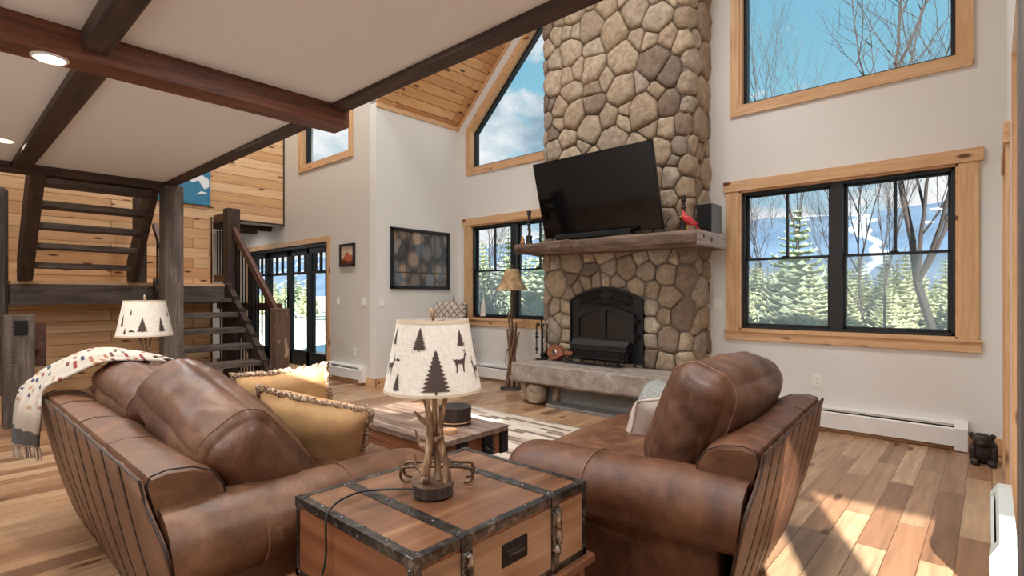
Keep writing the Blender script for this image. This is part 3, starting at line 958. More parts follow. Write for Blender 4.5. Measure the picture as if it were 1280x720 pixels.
# blue mountain canvas
t = thing('wall_canvas', 'blue canvas with a white mountain on the pine wall above the stairs', 'picture', (XP, 2.45, 2.52))
m = MB(); m.box(XP + .002, XP + .04, 2.06, 2.82, 2.52, 3.45, .004); m.build('canvas', plain('canvas_blue', lin(62, 132, 168), .8, bump=.1, bs=200, var=.12), t)
m = MB()
for poly in ([(2.5, 2.9), (2.58, 2.83), (2.66, 2.87), (2.74, 2.75), (2.80, 2.79), (2.80, 2.9), (2.7, 2.96), (2.6, 2.93)], [(2.62, 2.66), (2.70, 2.72), (2.78, 2.70), (2.70, 2.68)], [(2.2, 2.95), (2.35, 3.2), (2.5, 3.0), (2.42, 3.05), (2.35, 2.98), (2.28, 3.05)]):
    m.prism(poly, 'x', XP + .04, XP + .042)
m.build('mountain', plain('canvas_white', lin(236, 240, 242), .8), t)

# ---------------------------------------------------------------- stone fireplace
FX0, FX1, FYF = -3.99, -2.142, 4.92
fp = thing('stone_fireplace', 'tall river-stone fireplace and chimney rising between the windows', 'fireplace', (-3.066, 5.15, 0))
IN = .035                                        # mortar lies this far behind the stone faces
m = MB(); m.box(FX0 + IN, FX1 - IN, FYF + IN, YF, 0, 6.42)
m.build('mortar_core', M['mortar'], fp)
SD = YF - FYF
LW = FX1 - FX0
UT = 2 * SD + LW
rc = .05
SEG = [SD, LW, SD]


def wrap(u, h):
    """u along the strip around the three faces, h = height of relief -> x, y"""
    a, b = SD, SD + LW
    x0, x1, y0 = FX0 + IN, FX1 - IN, FYF + IN
    def face(u):
        if u < a: return Vector((x0, y0 + (a - u))), Vector((-1, 0))
        if u < b: return Vector((x0 + (u - a) * (x1 - x0) / LW, y0)), Vector((0, -1))
        return Vector((x1, y0 + (u - b))), Vector((1, 0))
    p, nrm = face(u)
    for e, n0, n1 in ((a, Vector((-1, 0)), Vector((0, -1))), (b, Vector((0, -1)), Vector((1, 0)))):
        d = u - e
        if abs(d) < .07:
            k = (d + .07) / .14
            nrm = (n0 * (1 - k) + n1 * k).normalized()
            p = p - (n0 + n1) * .018 * (1 - abs(d) / .07)
    q = p + nrm * h
    return q.x, q.y


# arch opening for the stove
AX0, AX1, AZ0, AZS, AZP = -3.545, -2.640, .487, 1.14, 1.275
ACX = (AX0 + AX1) / 2
aw = (AX1 - AX0) / 2
ar = (aw * aw + (AZP - AZS) ** 2) / (2 * (AZP - AZS))
acz = AZP - ar


def arch_in(x, z, g=0):
    if x < AX0 - g or x > AX1 + g or z < AZ0 - g: return False
    return z < AZS or math.hypot(x - ACX, z - acz) < ar + g


def arch_push(x, z, g):
    """move a point out of the stove opening"""
    if not arch_in(x, z, g): return x, z
    c = []
    c.append((x - (AX0 - g), 'l')); c.append((AX1 + g - x, 'r')); c.append((z - (AZ0 - g), 'b'))
    if z > AZS - .1: c.append((ar + g - math.hypot(x - ACX, z - acz), 't'))
    d, w = min(c)
    if w == 'l': return AX0 - g, z
    if w == 'r': return AX1 + g, z
    if w == 'b': return x, AZ0 - g
    k = (ar + g) / max(1e-6, math.hypot(x - ACX, z - acz))
    return ACX + (x - ACX) * k, acz + (z - acz) * k


rng = random.Random(11)
DUMMY = set()
ZB, ZT = .447, 6.40
sites = []
cell = {}


def try_add(u, z, r, k=.94):
    for du in range(-2, 3):
        for dz in range(-2, 3):
            for (uu, zz, rr) in cell.get((int(u / .2) + du, int(z / .2) + dz), ()):
                if (u - uu) ** 2 + ((z - zz) * .95) ** 2 < ((r + rr) * k) ** 2: return False
    sites.append((u, z, r))
    cell.setdefault((int(u / .2), int(z / .2)), []).append((u, z, r))
    return True


for zc in [ZB + .1 + .21 * i for i in range(30)]:            # corner stones
    for e in (SD, SD + LW):
        try_add(e + rng.uniform(-.05, .03), zc + rng.uniform(-.03, .03), rng.uniform(.085, .12))
for k in range(-8, 9):                                        # stones fanned over the arch
    a = k / 8 * math.degrees(math.asin(min(1, aw / ar)))
    if k % 2 == 0:
        x = ACX + (ar + .075) * math.sin(R(a)); z = acz + (ar + .075) * math.cos(R(a))
        try_add(x - FX0 + SD, z, rng.uniform(.07, .085), .8)
for z in (.56, .73, .90, 1.06):
    for x in (AX0 - .085, AX1 + .085):
        try_add(x - FX0 + SD, z + rng.uniform(-.02, .02), rng.uniform(.075, .09), .8)
n0 = len(sites)
for i in range(24):
    for j in range(24):
        x = AX0 + (AX1 - AX0) * (i + .5) / 24; z = AZ0 + (AZP - AZ0) * (j + .5) / 24
        if arch_in(x, z, -.03):
            DUMMY.add(len(sites)); sites.append((x - FX0 + SD, z, .03)); cell.setdefault((int((x - FX0 + SD) / .2), int(z / .2)), []).append(sites[-1])
for rr, tries in (((.13, .165), 420), ((.10, .125), 1500), ((.075, .1), 2600), ((.055, .075), 2600), ((.04, .055), 700)):
    for _ in range(tries):
        u = rng.uniform(.02, UT - .02); z = rng.uniform(ZB + .02, ZT)
        r = rng.uniform(*rr)
        if SD < u < SD + LW and arch_in(FX0 + u - SD, z, r * .55): continue
        try_add(u, z, r)
# row of small stones under the stove door
def clip(poly, nx, nz, d):
    out = []
    n = len(poly)
    for i in range(n):
        a, b = poly[i], poly[(i + 1) % n]
        da = a[0] * nx + a[1] * nz - d; db = b[0] * nx + b[1] * nz - d
        if da <= 0: out.append(a)
        if (da < 0) != (db < 0) and abs(da - db) > 1e-12:
            t = da / (da - db)
            out.append((a[0] + (b[0] - a[0]) * t, a[1] + (b[1] - a[1]) * t))
    return out


def smooth_poly(poly, n, it=2):
    for _ in range(it):
        q = []
        m_ = len(poly)
        for i in range(m_):
            a, b = poly[i], poly[(i + 1) % m_]
            q.append((a[0] * .78 + b[0] * .22, a[1] * .78 + b[1] * .22)); q.append((a[0] * .22 + b[0] * .78, a[1] * .22 + b[1] * .78))
        poly = q
    L = [0]
    m_ = len(poly)
    for i in range(m_): L.append(L[-1] + math.dist(poly[i], poly[(i + 1) % m_]))
    out = []
    j = 0
    for k in range(n):
        s_ = L[-1] * k / n
        while L[j + 1] < s_: j += 1
        t = (s_ - L[j]) / max(1e-9, L[j + 1] - L[j])
        a, b = poly[j % m_], poly[(j + 1) % m_]
        out.append((a[0] + (b[0] - a[0]) * t, a[1] + (b[1] - a[1]) * t))
    return out


def stone(mb, poly, put, relief, seed, gap=.005):
    """pillow-like stone over a polygon; put(u,z,h)->xyz"""
    cx = sum(p[0] for p in poly) / len(poly); cz = sum(p[1] for p in poly) / len(poly)
    P = smooth_poly(poly, 24, 1)
    size = sum(math.hypot(p[0] - cx, p[1] - cz) for p in P) / len(P)
    sh = max(.4, 1 - gap / size)
    P = [(cx + (p[0] - cx) * sh, cz + (p[1] - cz) * sh) for p in P]
    rings = [(1.0, -.01), (1.0, .35), (.95, .66), (.84, .88), (.62, .99), (.3, 1.03)]
    vs, fs = [], []
    n = len(P)
    fa, fb = math.cos(seed), math.sin(seed * 1.7)
    for k, h in rings:
        for p in P:
            u = cx + (p[0] - cx) * k; z = cz + (p[1] - cz) * k
            nz = noise.noise(Vector((u * 9, z * 9, seed))) * .30 + noise.noise(Vector((u * 24, z * 24, seed))) * .17
            tilt = ((p[0] - cx) * fa + (p[1] - cz) * fb) / max(size, .01) * .14 * k
            vs.append(put(u, z, relief * (h + (nz + tilt) * (1 if h > .3 else 0))))
    vs.append(put(cx, cz, relief * (1.02 + noise.noise(Vector((cx * 9, cz * 9, seed))) * .2)))
    for i in range(len(rings) - 1):
        for k in range(n):
            fs.append([i * n + k, i * n + (k + 1) % n, (i + 1) * n + (k + 1) % n, (i + 1) * n + k])
    b = (len(rings) - 1) * n
    for k in range(n): fs.append([b + k, b + (k + 1) % n, len(vs) - 1])
    mb.add(vs, fs)


mb = MB()
for i, (u, z, r) in enumerate(sites):
    if i in DUMMY: continue
    poly = [(max(0, u - .4), max(ZB, z - .4)), (min(UT, u + .4), max(ZB, z - .4)), (min(UT, u + .4), min(ZT + .02, z + .4)), (max(0, u - .4), min(ZT + .02, z + .4))]
    for du in range(-3, 4):
        for dz in range(-3, 4):
            for (uu, zz, rr) in cell.get((int(u / .2) + du, int(z / .2) + dz), ()):
                if uu == u and zz == z: continue
                nx, nz = uu - u, zz - z
                d2 = nx * nx + nz * nz
                if d2 > .5: continue
                d = math.sqrt(d2)
                t = (d2 + r * r - rr * rr) / (2 * d)
                t = max(.02, t)
                poly = clip(poly, nx / d, nz / d, (u * nx + z * nz) / d + t)
    if len(poly) < 3: continue
    if SD < u < SD + LW:
        pts = smooth_poly(poly, 28, 0)
        pts = [(lambda q: (q[0] - FX0 + SD, q[1]))(arch_push(FX0 + p[0] - SD, p[1], .004)) if p[0] > SD and p[0] < SD + LW else p for p in pts]
        poly = pts
    mb.a = rng.random()
    rel = min(.060, .030 + .2 * r * rng.uniform(.5, 1.1))
    stone(mb, poly, lambda a, b, h: (*wrap(a, h), b), rel, i * 1.37)
mb.build('stone_veneer', M['stone'], fp, smooth=62, attr=True)

# hearth: slab on a recessed base with a stone pier at its left end
def rough_slab(x0, x1, y0, y1, z0, z1, nx=46, amp=.016):
    mb = MB()
    secs = []
    prof = [(y1, z0), (y0 + .02, z0), (y0, z0 + .02)] + [(y0, z0 + (z1 - z0) * k / 6) for k in range(1, 6)] + [(y0, z1 - .012), (y0 + .014, z1), (y0 + .12, z1), (y1, z1)]
    for i in range(nx + 1):
        x = x0 + (x1 - x0) * i / nx
        s = []
        for (y, z) in prof:
            k = 1 if y < y0 + .05 else .25
            if y >= y1 - 1e-6: k = 0
            p = Vector((x, y, z))
            d = noise.noise(p * 6.5) * amp * k + noise.noise(p * 19) * amp * .7 * k
            dz = noise.noise(Vector((x * 2.3, 3.3, z * 3))) * .012 * (1 if z < z1 - .05 else .25)
            s.append((x + (noise.noise(p * 9 + Vector((9, 0, 0))) * .012 if i in (0, nx) else 0), y + d, z + dz))
        secs.append(s)
    mb.loft(secs)
    return mb


rough_slab(-3.99, -2.05, 4.40, 4.935, .245, .452).build('hearth_slab', M['granite'], fp, smooth=38)
m = MB(); m.box(-3.90, -2.142, 4.66, 4.95, .0, .25); m.build('hearth_base', M['concrete'], fp)
m = MB(); m.box(-3.56, -2.142, 4.47, 4.66, 0, .035, .006); m.build('hearth_plinth', M['concrete'], fp)
mb = MB()
for k, (x0, x1, yy, zt) in enumerate(((-3.965, -3.865, 4.49, .24), (-3.845, -3.635, 4.46, .245), (-3.60, -3.50, 4.60, .215))):
    mb.a = (.46, .5, .2)[k]
    cx, cz = (x0 + x1) / 2, zt / 2
    poly = [(cx + (x1 - x0) / 2 * math.copysign(abs(math.cos(a)) ** .55, math.cos(a)), cz + zt / 2 * math.copysign(abs(math.sin(a)) ** .55, math.sin(a))) for a in [2 * PI * i / 16 for i in range(16)]]
    stone(mb, poly, lambda a, b, h: (a, yy + .12 - h, b), .115, k * 3.1, .003)
    stone(mb, poly, lambda a, b, h: (a, yy + .10 + h, b), .08, k * 3.1 + 1, .003)
for k, yy in enumerate((4.70, 4.86)):                        # stones on the left side of the base
    mb.a = (.3, .75)[k]
    poly = [(yy + .085 * math.copysign(abs(math.cos(a)) ** .55, math.cos(a)), .122 + .12 * math.copysign(abs(math.sin(a)) ** .55, math.sin(a))) for a in [2 * PI * i / 16 for i in range(16)]]
    stone(mb, poly, lambda a, b, h: (-3.90 - h, a, b), .06, k * 2.2, .003)
mb.build('hearth_pier_stones', M['stone'], fp, smooth=62, attr=True)

# mantel timber wrapping the chimney
def mantel():
    mb = MB()
    x0, x1, yf = -4.11, -1.94, 4.575
    n = 60
    secs = []
    for i in range(n + 1):
        x = x0 + (x1 - x0) * i / n
        zb = 1.672 - .03 * (i / n) + noise.noise(Vector((x * 2.1, 0, 0))) * .018 - .01 * math.sin(i / n * PI)
        zt = 1.79 + noise.noise(Vector((x * 2.7, 5, 0))) * .012
        yo = noise.noise(Vector((x * 3.1, 0, 7))) * .018
        prof = [(4.905, zb), (yf + .03, zb), (yf + yo + .004, zb + .025), (yf + yo - .006, zb + (zt - zb) * .5), (yf + yo + .006, zt - .02), (yf + .03, zt), (4.905, zt)]
        secs.append([(x, y + (noise.noise(Vector((x * 9, y * 9, z * 14))) * .010 if y < yf + .02 else 0), z) for y, z in prof])
    mb.loft(secs)
    for px in (-3.36,):                                       # the big knot
        mb.m = 1
        mb.lathe([(.086, .0), (.088, .010), (.080, .014)], 26, cap=False, M=TR(px, yf + .006, 1.728) @ RX(90) @ Matrix.Diagonal((1, .78, 1, 1)))
        mb.m = 0
        mb.lathe([(.078, .0), (.072, .016), (.05, .02), (.0, .022)], 26, M=TR(px, yf + .004, 1.728) @ RX(90) @ Matrix.Diagonal((1, .78, 1, 1)))
    # return along the right side and short return on the left
    mb.m = 0
    mb.box(-2.10, -1.94, 4.90, 5.30, 1.645, 1.79, .01)
    mb.box(-4.11, -4.03, 4.90, 5.15, 1.672, 1.79, .01)
    mb.m = 2
    mb.box(-1.945, -1.932, 4.585, 5.295, 1.65, 1.785, .005)
    mb.m = 3
    mb.lathe([(.017, 0), (.0, .004)], 12, M=TR(-1.932, 4.72, 1.735) @ RY(90)); mb.lathe([(.026, 0), (.0, .004)], 12, M=TR(-1.932, 4.9, 1.715) @ RY(90))
    return mb.build('mantel', [M['mantel'], M['seaml'], M['mantel_end'], M['dark_y']], fp, smooth=40)
mantel()

# stove insert
ins = MB()
def archpoly(g, z0, dz=0, seg=18):
    """arch outline shrunk by g, sides from z0"""
    w = aw - g
    r_ = ar - g
    zs = acz + math.sqrt(max(0, r_ * r_ - w * w))
    a0 = math.degrees(math.atan2(zs - acz, w))
    return [(ACX + w, z0)] + [(x, z + dz) for x, z in arc(ACX, acz, r_, a0, 180 - a0, seg)] + [(ACX - w, z0)]
def ring(mb, outer, inner, y0, y1):
    n = len(outer)
    for i in range(n):
        j = (i + 1) % n
        mb.prism([outer[i], outer[j], inner[j], inner[i]], 'y', y0, y1)
Yf = 4.90
ins.prism(archpoly(0, AZ0), 'y', Yf + .015, Yf + .12)
o_ins = ins.build('stove_face', M['iron'], fp)
mb = MB(); ring(mb, archpoly(-.006, AZ0), archpoly(.016, AZ0 + .01), Yf - .005, Yf + .02); mb.build('stove_rim', M['iron'], fp)
# lattice vents at the top
mb = MB()
for s in (-1, 1):
    for r_ in range(3):
        for c_ in range(9):
            x = ACX + s * (.07 + c_ * .031 + (r_ % 2) * .015)
            z = acz + math.sqrt(max(.01, (ar - .045 - r_ * .026) ** 2 - (x - ACX) ** 2))
            mb.box(-.009, .009, 0, .012, -.009, .009, M=TR(x, Yf + .008, z) @ RY(45))
    pts = lambda g: [(ACX + s * (.045 + .31 * k / 8), 0, acz + math.sqrt((ar - g) ** 2 - (.045 + .31 * k / 8) ** 2)) for k in range(9)]
    for g_ in (.03, .115):
        mb.tube([(x, Yf + .01, z) for x, _, z in pts(g_)], .006, 6)
mb.box(ACX - .33, ACX + .33, Yf - .0, Yf + .016, 1.118, 1.13)
mb.box(ACX - .27, ACX + .27, Yf - .006, Yf + .016, 1.098, 1.108)
mb.build('vent_grille', M['black'], fp)
# doors
def door_arch(w, zs, zp, z0, seg=14):
    r_ = (w * w + (zp - zs) ** 2) / (2 * (zp - zs)); cz = zp - r_
    a0 = math.degrees(math.atan2(zs - cz, w))
    return [(ACX + w, z0)] + arc(ACX, cz, r_, a0, 180 - a0, seg) + [(ACX - w, z0)]
mb = MB(); ring(mb, door_arch(.368, .99, 1.085, .70), door_arch(.315, .955, 1.035, .745), Yf - .03, Yf + .02)
mb.box(ACX - .03, ACX + .03, Yf - .035, Yf + .02, .72, 1.05, .006)
dd = mb.build('stove_door', M['iron'], fp)
mb = MB(); mb.prism(door_arch(.325, .96, 1.04, .73), 'y', Yf - .01, Yf); mb.build('door_glass', M['fireglass'], dd)
for z in (.93, .77):
    mb = MB(); mb.tube([(ACX + .39, Yf - .03, z - .03), (ACX + .39, Yf - .03, z + .03)], .012); mb.box(ACX + .36, ACX + .42, Yf - .02, Yf + .015, z - .015, z + .015, .003); mb.build('hinge', M['black'], dd)
# lower lip with louvres
mb = MB()
lip = [(Yf + .015, .73), (Yf - .05, .72), (Yf - .115, .655), (Yf - .115, .61), (Yf - .09, .60), (Yf - .09, .515), (Yf + .015, .505)]
mb.prism(lip, 'x', ACX - .37, ACX + .33)
for k in range(2):
    mb.box(ACX - .37, ACX + .33, Yf - .122, Yf - .10, .655 - .045 * k, .667 - .045 * k, .003)
for r_ in range(2):
    for c_ in range(22):
        mb.box(-.007, .007, 0, .01, -.007, .007, M=TR(ACX - .34 + c_ * .03 + (r_ % 2) * .015, Yf - .098, .575 - r_ * .028) @ RY(45))
mb.build('ash_lip', M['iron'], fp, smooth=30)
mb = MB()
for z in (.62, .55):
    mb.tube([(ACX + .34, Yf - .04, z), (ACX + .40, Yf - .04, z), (ACX + .40, Yf - .04, z - .03)], .008)
mb.build('latch', M['black'], fp)
# small stones filling below the stove
mb = MB()
xx = AX0
while xx < AX1 - .03:
    w = min(rng.uniform(.1, .2), AX1 - xx)
    mb.a = rng.random()
    poly = [(xx + w / 2 + w / 2 * math.copysign(abs(math.cos(a)) ** .6, math.cos(a)), .472 + .03 * math.copysign(abs(math.sin(a)) ** .6, math.sin(a))) for a in [2 * PI * i / 12 for i in range(12)]]
    stone(mb, poly, lambda a, b, h: (a, FYF + .02 - h, b), .04, xx * 9, .003)
    xx += w
mb.build('sill_stones', M['stone'], fp, smooth=62, attr=True)
# wire rack on the hearth
t = thing('wire_rack', 'low black wire rack standing on the hearth before the stove', 'rack', (ACX - .02, 4.76, .455))
m = MB()
xa, xb, ya, yb, za = ACX - .40, ACX + .30, 4.70, 4.80, .466
m.tube([(xa, yb, .60), (xa, ya, .60), (xa, ya, za), (xb, ya, za), (xb, ya, .60), (xb, yb, .60)], .006, 6)
m.tube([(xa, yb, .60), (xa, yb, za), (xb, yb, za), (xb, yb, .60)], .006, 6)
m.tube([(xa, ya, za), (xa, yb, za)], .005, 6); m.tube([(xb, ya, za), (xb, yb, za)], .005, 6)
m.tube([(xa, ya, .54), (xb, ya, .54)], .005, 6)
m.build('frame', M['black'], t, smooth=50)
# ---------------------------------------------------------------- leather seating
def leather_seat(name, label, loc, rotz, W, D, ncush, mats, taper=0):
    """local: x across, y forward from the back, z up"""
    L, LP = mats
    root = thing(name, label, 'sofa' if ncush > 1 else 'armchair', loc, rotz)
    ai = W / 2 - .30                                # inner arm face
    hb = W / 2 - .125                               # half length of the back block
    m = MB(); m.soft(W / 2 - .06 - taper, (D - .25) / 2, .17, .03, 6, M=TR(0, .19 + (D - .25) / 2, .235)); m.build('seat_base', L, root, world=False, smooth=60)
    # rear panel: leans out towards its top, vertical pleats
    prof_b, prof_t = .155, .0
    m = MB()
    def rear(u, v):
        x = -(W / 2 - .012) + (W - .024) * u
        z = .055 + (.70 - .055) * v
        # outline: full width up to the arms, then the narrower back block
        lim = W / 2 - .012 - (.112 * max(0, min(1, (v - .74) / .16)) ** 1.0) - taper * max(0, (.62 - v) / .62)
        x = max(-lim, min(lim, x))
        y = prof_b + (prof_t - prof_b) * v + .012 * math.sin(v * PI) * -1
        y += noise.noise(Vector((x * 5, z * 3, 1))) * .004
        return (x, y, z)
    nu = 72
    m.grid(rear, nu, 14)
    pl = [k for k in range(12, nu - 8, 8)]
    for i, v in enumerate(m.v):
        k = i // 15
        if k in pl: v.y += .006
    m.build('back_panel', L, root, world=False, smooth=70, solid=.012)
    m = MB()
    for s in (-1, 1):
        m.tube([Vector(rear((s + 1) / 2, v / 24)) + Vector((0, -.002, 0)) for v in range(25)], .004, 6)
    m.tube([(-hb, -.004, .703), (hb, -.004, .703)], .004, 6)
    for k in pl:
        m.tube([Vector(rear(k / nu, v / 42)) + Vector((0, -.0025, 0)) for v in range(0, 43)], .0042, 5)
    m.build('back_piping', M['seam'], root, world=False, smooth=60)
    # block along the top of the back
    prof = [(.026, .60), (.006, .69), (.016, .712), (.06, .722), (.13, .715), (.185, .69), (.215, .645), (.225, .57), (.24, .44), (.15, .42), (.06, .44)]
    cy, cz = .11, .58
    secs = []
    nx = 40
    for i in range(nx + 1):
        x = -hb + 2 * hb * i / nx
        e = min(i, nx - i)
        k = (.90, .97, 1.0)[min(2, e)]
        s_ = []
        for y, z in prof:
            w = noise.noise(Vector((x * 6, y * 7, z * 5 + 3))) * .007 + abs(noise.noise(Vector((x * 13, y * 9, z * 4)))) * -.006
            s_.append((x + (0), cy + (y - cy) * k * (1 + w * 3), cz + (z - cz) * k * (1 + w * 3)))
        secs.append(s_)
    m = MB(); m.loft(secs); bb = m.build('back_block', L, root, world=False, smooth=50)
    for x in ([-hb * .34, hb * .34] if ncush == 1 else [-hb * .5, 0, hb * .5]):
        m = MB(); m.tube([(x, y, z - .001) for y, z in prof[1:8]], .0026, 5); m.build('seam', M['seam'], bb, world=False, smooth=60)
    for s in (-1, 1):
        m = MB(); m.tube([(s * (hb - .008), cy + (y - cy) * .93, cz + (z - cz) * .965) for y, z in prof[:9]], .0028, 6); m.build('seam', M['seam'], bb, world=False, smooth=60)
    # rolled arms
    for s in (-1, 1):
        m = MB()
        secs = []
        ny = 34
        for i in range(ny + 1):
            y = .04 + (D - .04) * i / ny
            e = min(i, ny - i)
            k = (.80, .93, .985, 1)[min(3, e)]
            if i < 4: k = (.985, .99, 1, 1)[i]
            s_ = []
            rz = .125 - .012 * (i / ny)
            zc = .495 - .012 * (i / ny)
            for a in range(22):
                an = 2 * PI * a / 22
                rx = .145
                r_ = 1 + noise.noise(Vector((math.cos(an) * 1.3, y * 5, math.sin(an) * 1.3 + s * 4))) * .035
                zz = zc + rz * k * r_ * math.sin(an)
                s_.append((s * (W / 2 - .145) + rx * k * r_ * math.cos(an), max(y, .155 * (1 - (zz - .055) / .645) - .006 + .012 * i), zz))
            secs.append(s_)
        m.loft(secs)
        m.soft(.095, (D - .19) / 2, .20, .03, 6, M=TR(s * (W / 2 - .15 - taper * .45), .14 + (D - .19) / 2, .245))
        am = m.build('arm', L, root, world=False, smooth=60)
        for yy in ((D * .28, D * .60) if ncush > 1 else (D * .60,)):
            m = MB(); m.tube([(s * (W / 2 - .145) + .1475 * math.cos(2 * PI * a / 28), yy + .02, .487 + .1225 * math.sin(2 * PI * a / 28)) for a in range(28)], .003, 5, closed=True)
            m.build('seam', M['seaml'], am, world=False, smooth=60)
    # seat cushions and loose back cushions
    cw = 2 * ai / ncush
    for i in range(ncush):
        cx = -ai + cw * (i + .5)
        m = MB(); m.soft(cw / 2 - .006, (D - .22) / 2, .085, .045, 12, (0, .012, .022), M=TR(cx, .25 + (D - .22) / 2, .455), wr=.006, ws=6, seed=i)
        m.build('seat_cushion', LP, root, world=False, smooth=80)
    for i in range(ncush):
        bw = cw + (.07 if ncush == 1 else .04)
        cx = -ai + cw * (i + .5)
        m = MB()
        last = i == ncush - 1
        sl = (9 if last else 3) if ncush > 1 else 2
        mt = TR(cx + (.09 if last and ncush > 1 else .03), .37 if ncush > 1 else .32, (.665 if last else .645) if ncush > 1 else .69) @ RY(sl) @ RX(38 if ncush > 1 else 20)
        SP = (bw / 2 + .01, .125, .235, .085, (.03, .05, .03), .015, 6.5, i + 3)
        m.soft(SP[0], SP[1], SP[2], SP[3], 30, SP[4], M=mt, wr=SP[5], ws=SP[6], seed=SP[7])
        cu = m.build('back_cushion', LP, root, world=False, smooth=80)
        for s in (-1, 1):
            loop = []
            for (a0, b0, a1, b1) in ((-1, -1, 1, -1), (1, -1, 1, 1), (1, 1, -1, 1), (-1, 1, -1, -1)):
                for q in range(16):
                    q = q / 16
                    loop.append(mt @ softpt(Vector((s * .86, a0 + (a1 - a0) * q, b0 + (b1 - b0) * q)), *SP))
            m = MB(); m.tube(loop, .0032, 5, closed=True)
            m.build('seam', M['seaml'], cu, world=False, smooth=60)
    for sx in (-1, 1):
        for y in (.2, D - .1):
            m = MB(); m.lathe([(.018, 0), (.028, .02), (.034, .045), (.026, .065), (.03, .075)], 14, (sx * (W / 2 - .13 - taper), y, 0)); m.build('foot', M['dark_z'], root, world=False, smooth=50)
    return root


sofa = leather_seat('leather_sofa', 'brown leather two-seat sofa with pleated back and a patterned throw on its far end', (-2.61, .385, 0), 0, 2.10, .95, 2, (M['leather'], M['leather_p']))
chair = leather_seat('leather_armchair', 'oversized brown leather armchair with rolled arms right of the trunk table', (-.565, 2.32, 0), R(90 + 4), 1.40, .95, 1, (M['leather2'], M['leather_p']), .16)

# patterned throw draped over the far end of the sofa back
def throw():
    # control rows from the cushion top to the hanging end: near edge, middle, far edge
    rows = [((-2.94, .775, .875), (-3.07, .74, .905), (-3.12, .88, .86)),
            ((-3.06, .67, .885), (-3.20, .64, .93), (-3.33, .80, .88)),
            ((-3.16, .57, .872), (-3.33, .565, .925), (-3.52, .70, .88)),
            ((-3.28, .455, .80), (-3.45, .49, .89), (-3.66, .56, .82)),
            ((-3.35, .372, .742), (-3.53, .40, .80), (-3.66, .36, .76)),
            ((-3.33, .366, .62), (-3.47, .325, .64), (-3.63, .30, .66)),
            ((-3.42, .372, .46), (-3.51, .33, .46), (-3.61, .29, .455))]
    cols = [bez([r[k] for r in rows], 6) for k in range(3)]
    n = len(cols[0])
    L = [0]
    for i in range(1, n): L.append(L[-1] + (cols[1][i] - cols[1][i - 1]).length)
    nv = 24
    uv = []
    m = MB()
    for i in range(n):
        f = L[i] / L[-1]
        a, b, c = cols[0][i], cols[1][i], cols[2][i]
        for j in range(nv + 1):
            t = j / nv
            p = a * (1 - t) * (1 - 2 * t) + b * 4 * t * (1 - t) + c * t * (2 * t - 1)
            w = noise.noise(Vector((p.x * 6, L[i] * 3, 3))) * .012 + math.sin(t * 30 + L[i] * 4) * .006
            h = max(0, (f - .62) / .38)
            p = p + Vector((0, w * h - .012 * h * math.sin(t * 19), w * (1 - h)))
            m.v.append(p)
            uv.append((t * .46, L[i], 0))
    for i in range(n - 1):
        for j in range(nv):
            k = i * (nv + 1) + j
            m.f.append([k, k + nv + 1, k + nv + 2, k + 1]); m.mi.append(0); m.val.append(0)
    t = thing('throw_blanket', 'cream throw with small dark red and blue shapes over the sofa back', 'blanket', (-3.4, .6, .72))
    o = m.build('cloth', M['throw'], t, smooth=80)
    at = o.data.attributes.new('uvw', 'FLOAT_VECTOR', 'POINT')
    at.data.foreach_set('vector', [c for p in uv for c in p])
    md = o.modifiers.new('thick', 'SOLIDIFY'); md.thickness = .010; md.offset = 0
    fr = MB()
    for j in range(0, nv + 1):
        p = m.v[(n - 1) * (nv + 1) + j]
        fr.tube([p, p + Vector((.006 * math.sin(j), .004, -.03)), p + Vector((.008 * math.sin(j * 3), .006, -.06))], .004, 5)
    fr.build('fringe', M['taupe'], t, smooth=60)
throw()


def fuzzy_cushion(label, centre, rot, w, h, t_, mat, fringe=True, name='throw_pillow'):
    root = thing(name, label, 'cushion', centre, 0)
    mt = TR(*centre) @ rot
    m = MB()
    n = 18
    def sidef(s):
        def f(u, v):
            a, b = 2 * u - 1, 2 * v - 1
            x = w / 2 * a * (1 - .07 * (1 - b * b) * abs(a))
            z = h / 2 * b * (1 - .07 * (1 - a * a) * abs(b))
            d = t_ / 2 * (max(0, (1 - a ** 4) * (1 - b ** 4))) ** .55
            d *= 1 + noise.noise(Vector((x * 9, z * 9, s))) * .10
            return mt @ Vector((x, s * d, z))
        return f
    m.grid(sidef(1), n, n); m.grid(sidef(-1), n, n)
    c = m.build('cover', mat, root, smooth=80)
    if fringe:
        loop = []
        k = 30
        for (a0, b0, a1, b1) in ((-1, -1, 1, -1), (1, -1, 1, 1), (1, 1, -1, 1), (-1, 1, -1, -1)):
            for i in range(k):
                q = i / k
                a, b = a0 + (a1 - a0) * q, b0 + (b1 - b0) * q
                x = w / 2 * a * (1 - .07 * (1 - b * b) * abs(a)); z = h / 2 * b * (1 - .07 * (1 - a * a) * abs(b))
                loop.append(mt @ Vector((x + random.uniform(-.004, .004), random.uniform(-.005, .005), z + random.uniform(-.004, .004))))
        m = MB(); m.tube(loop, [random.uniform(.009, .016) for _ in loop], 7, closed=True)
        for p in loop:
            for _ in range(3):
                d = Vector((random.uniform(-1, 1), random.uniform(-1, 1), random.uniform(-1, 1))).normalized() * .022
                m.tube([p, p + d], [.004, .0015], 4)
        m.build('fringe_edge', M['fringe'], root, smooth=60)
    else:
        loop = []
        for (a0, b0, a1, b1) in ((-1, -1, 1, -1), (1, -1, 1, 1), (1, 1, -1, 1), (-1, 1, -1, -1)):
            for i in range(12):
                q = i / 12
                a, b = a0 + (a1 - a0) * q, b0 + (b1 - b0) * q
                loop.append(mt @ Vector((w / 2 * a * (1 - .07 * (1 - b * b) * abs(a)), 0, h / 2 * b * (1 - .07 * (1 - a * a) * abs(b)))))
        m = MB(); m.tube(loop, .005, 6, closed=True); m.build('piping', mat, root, smooth=60)
    return root


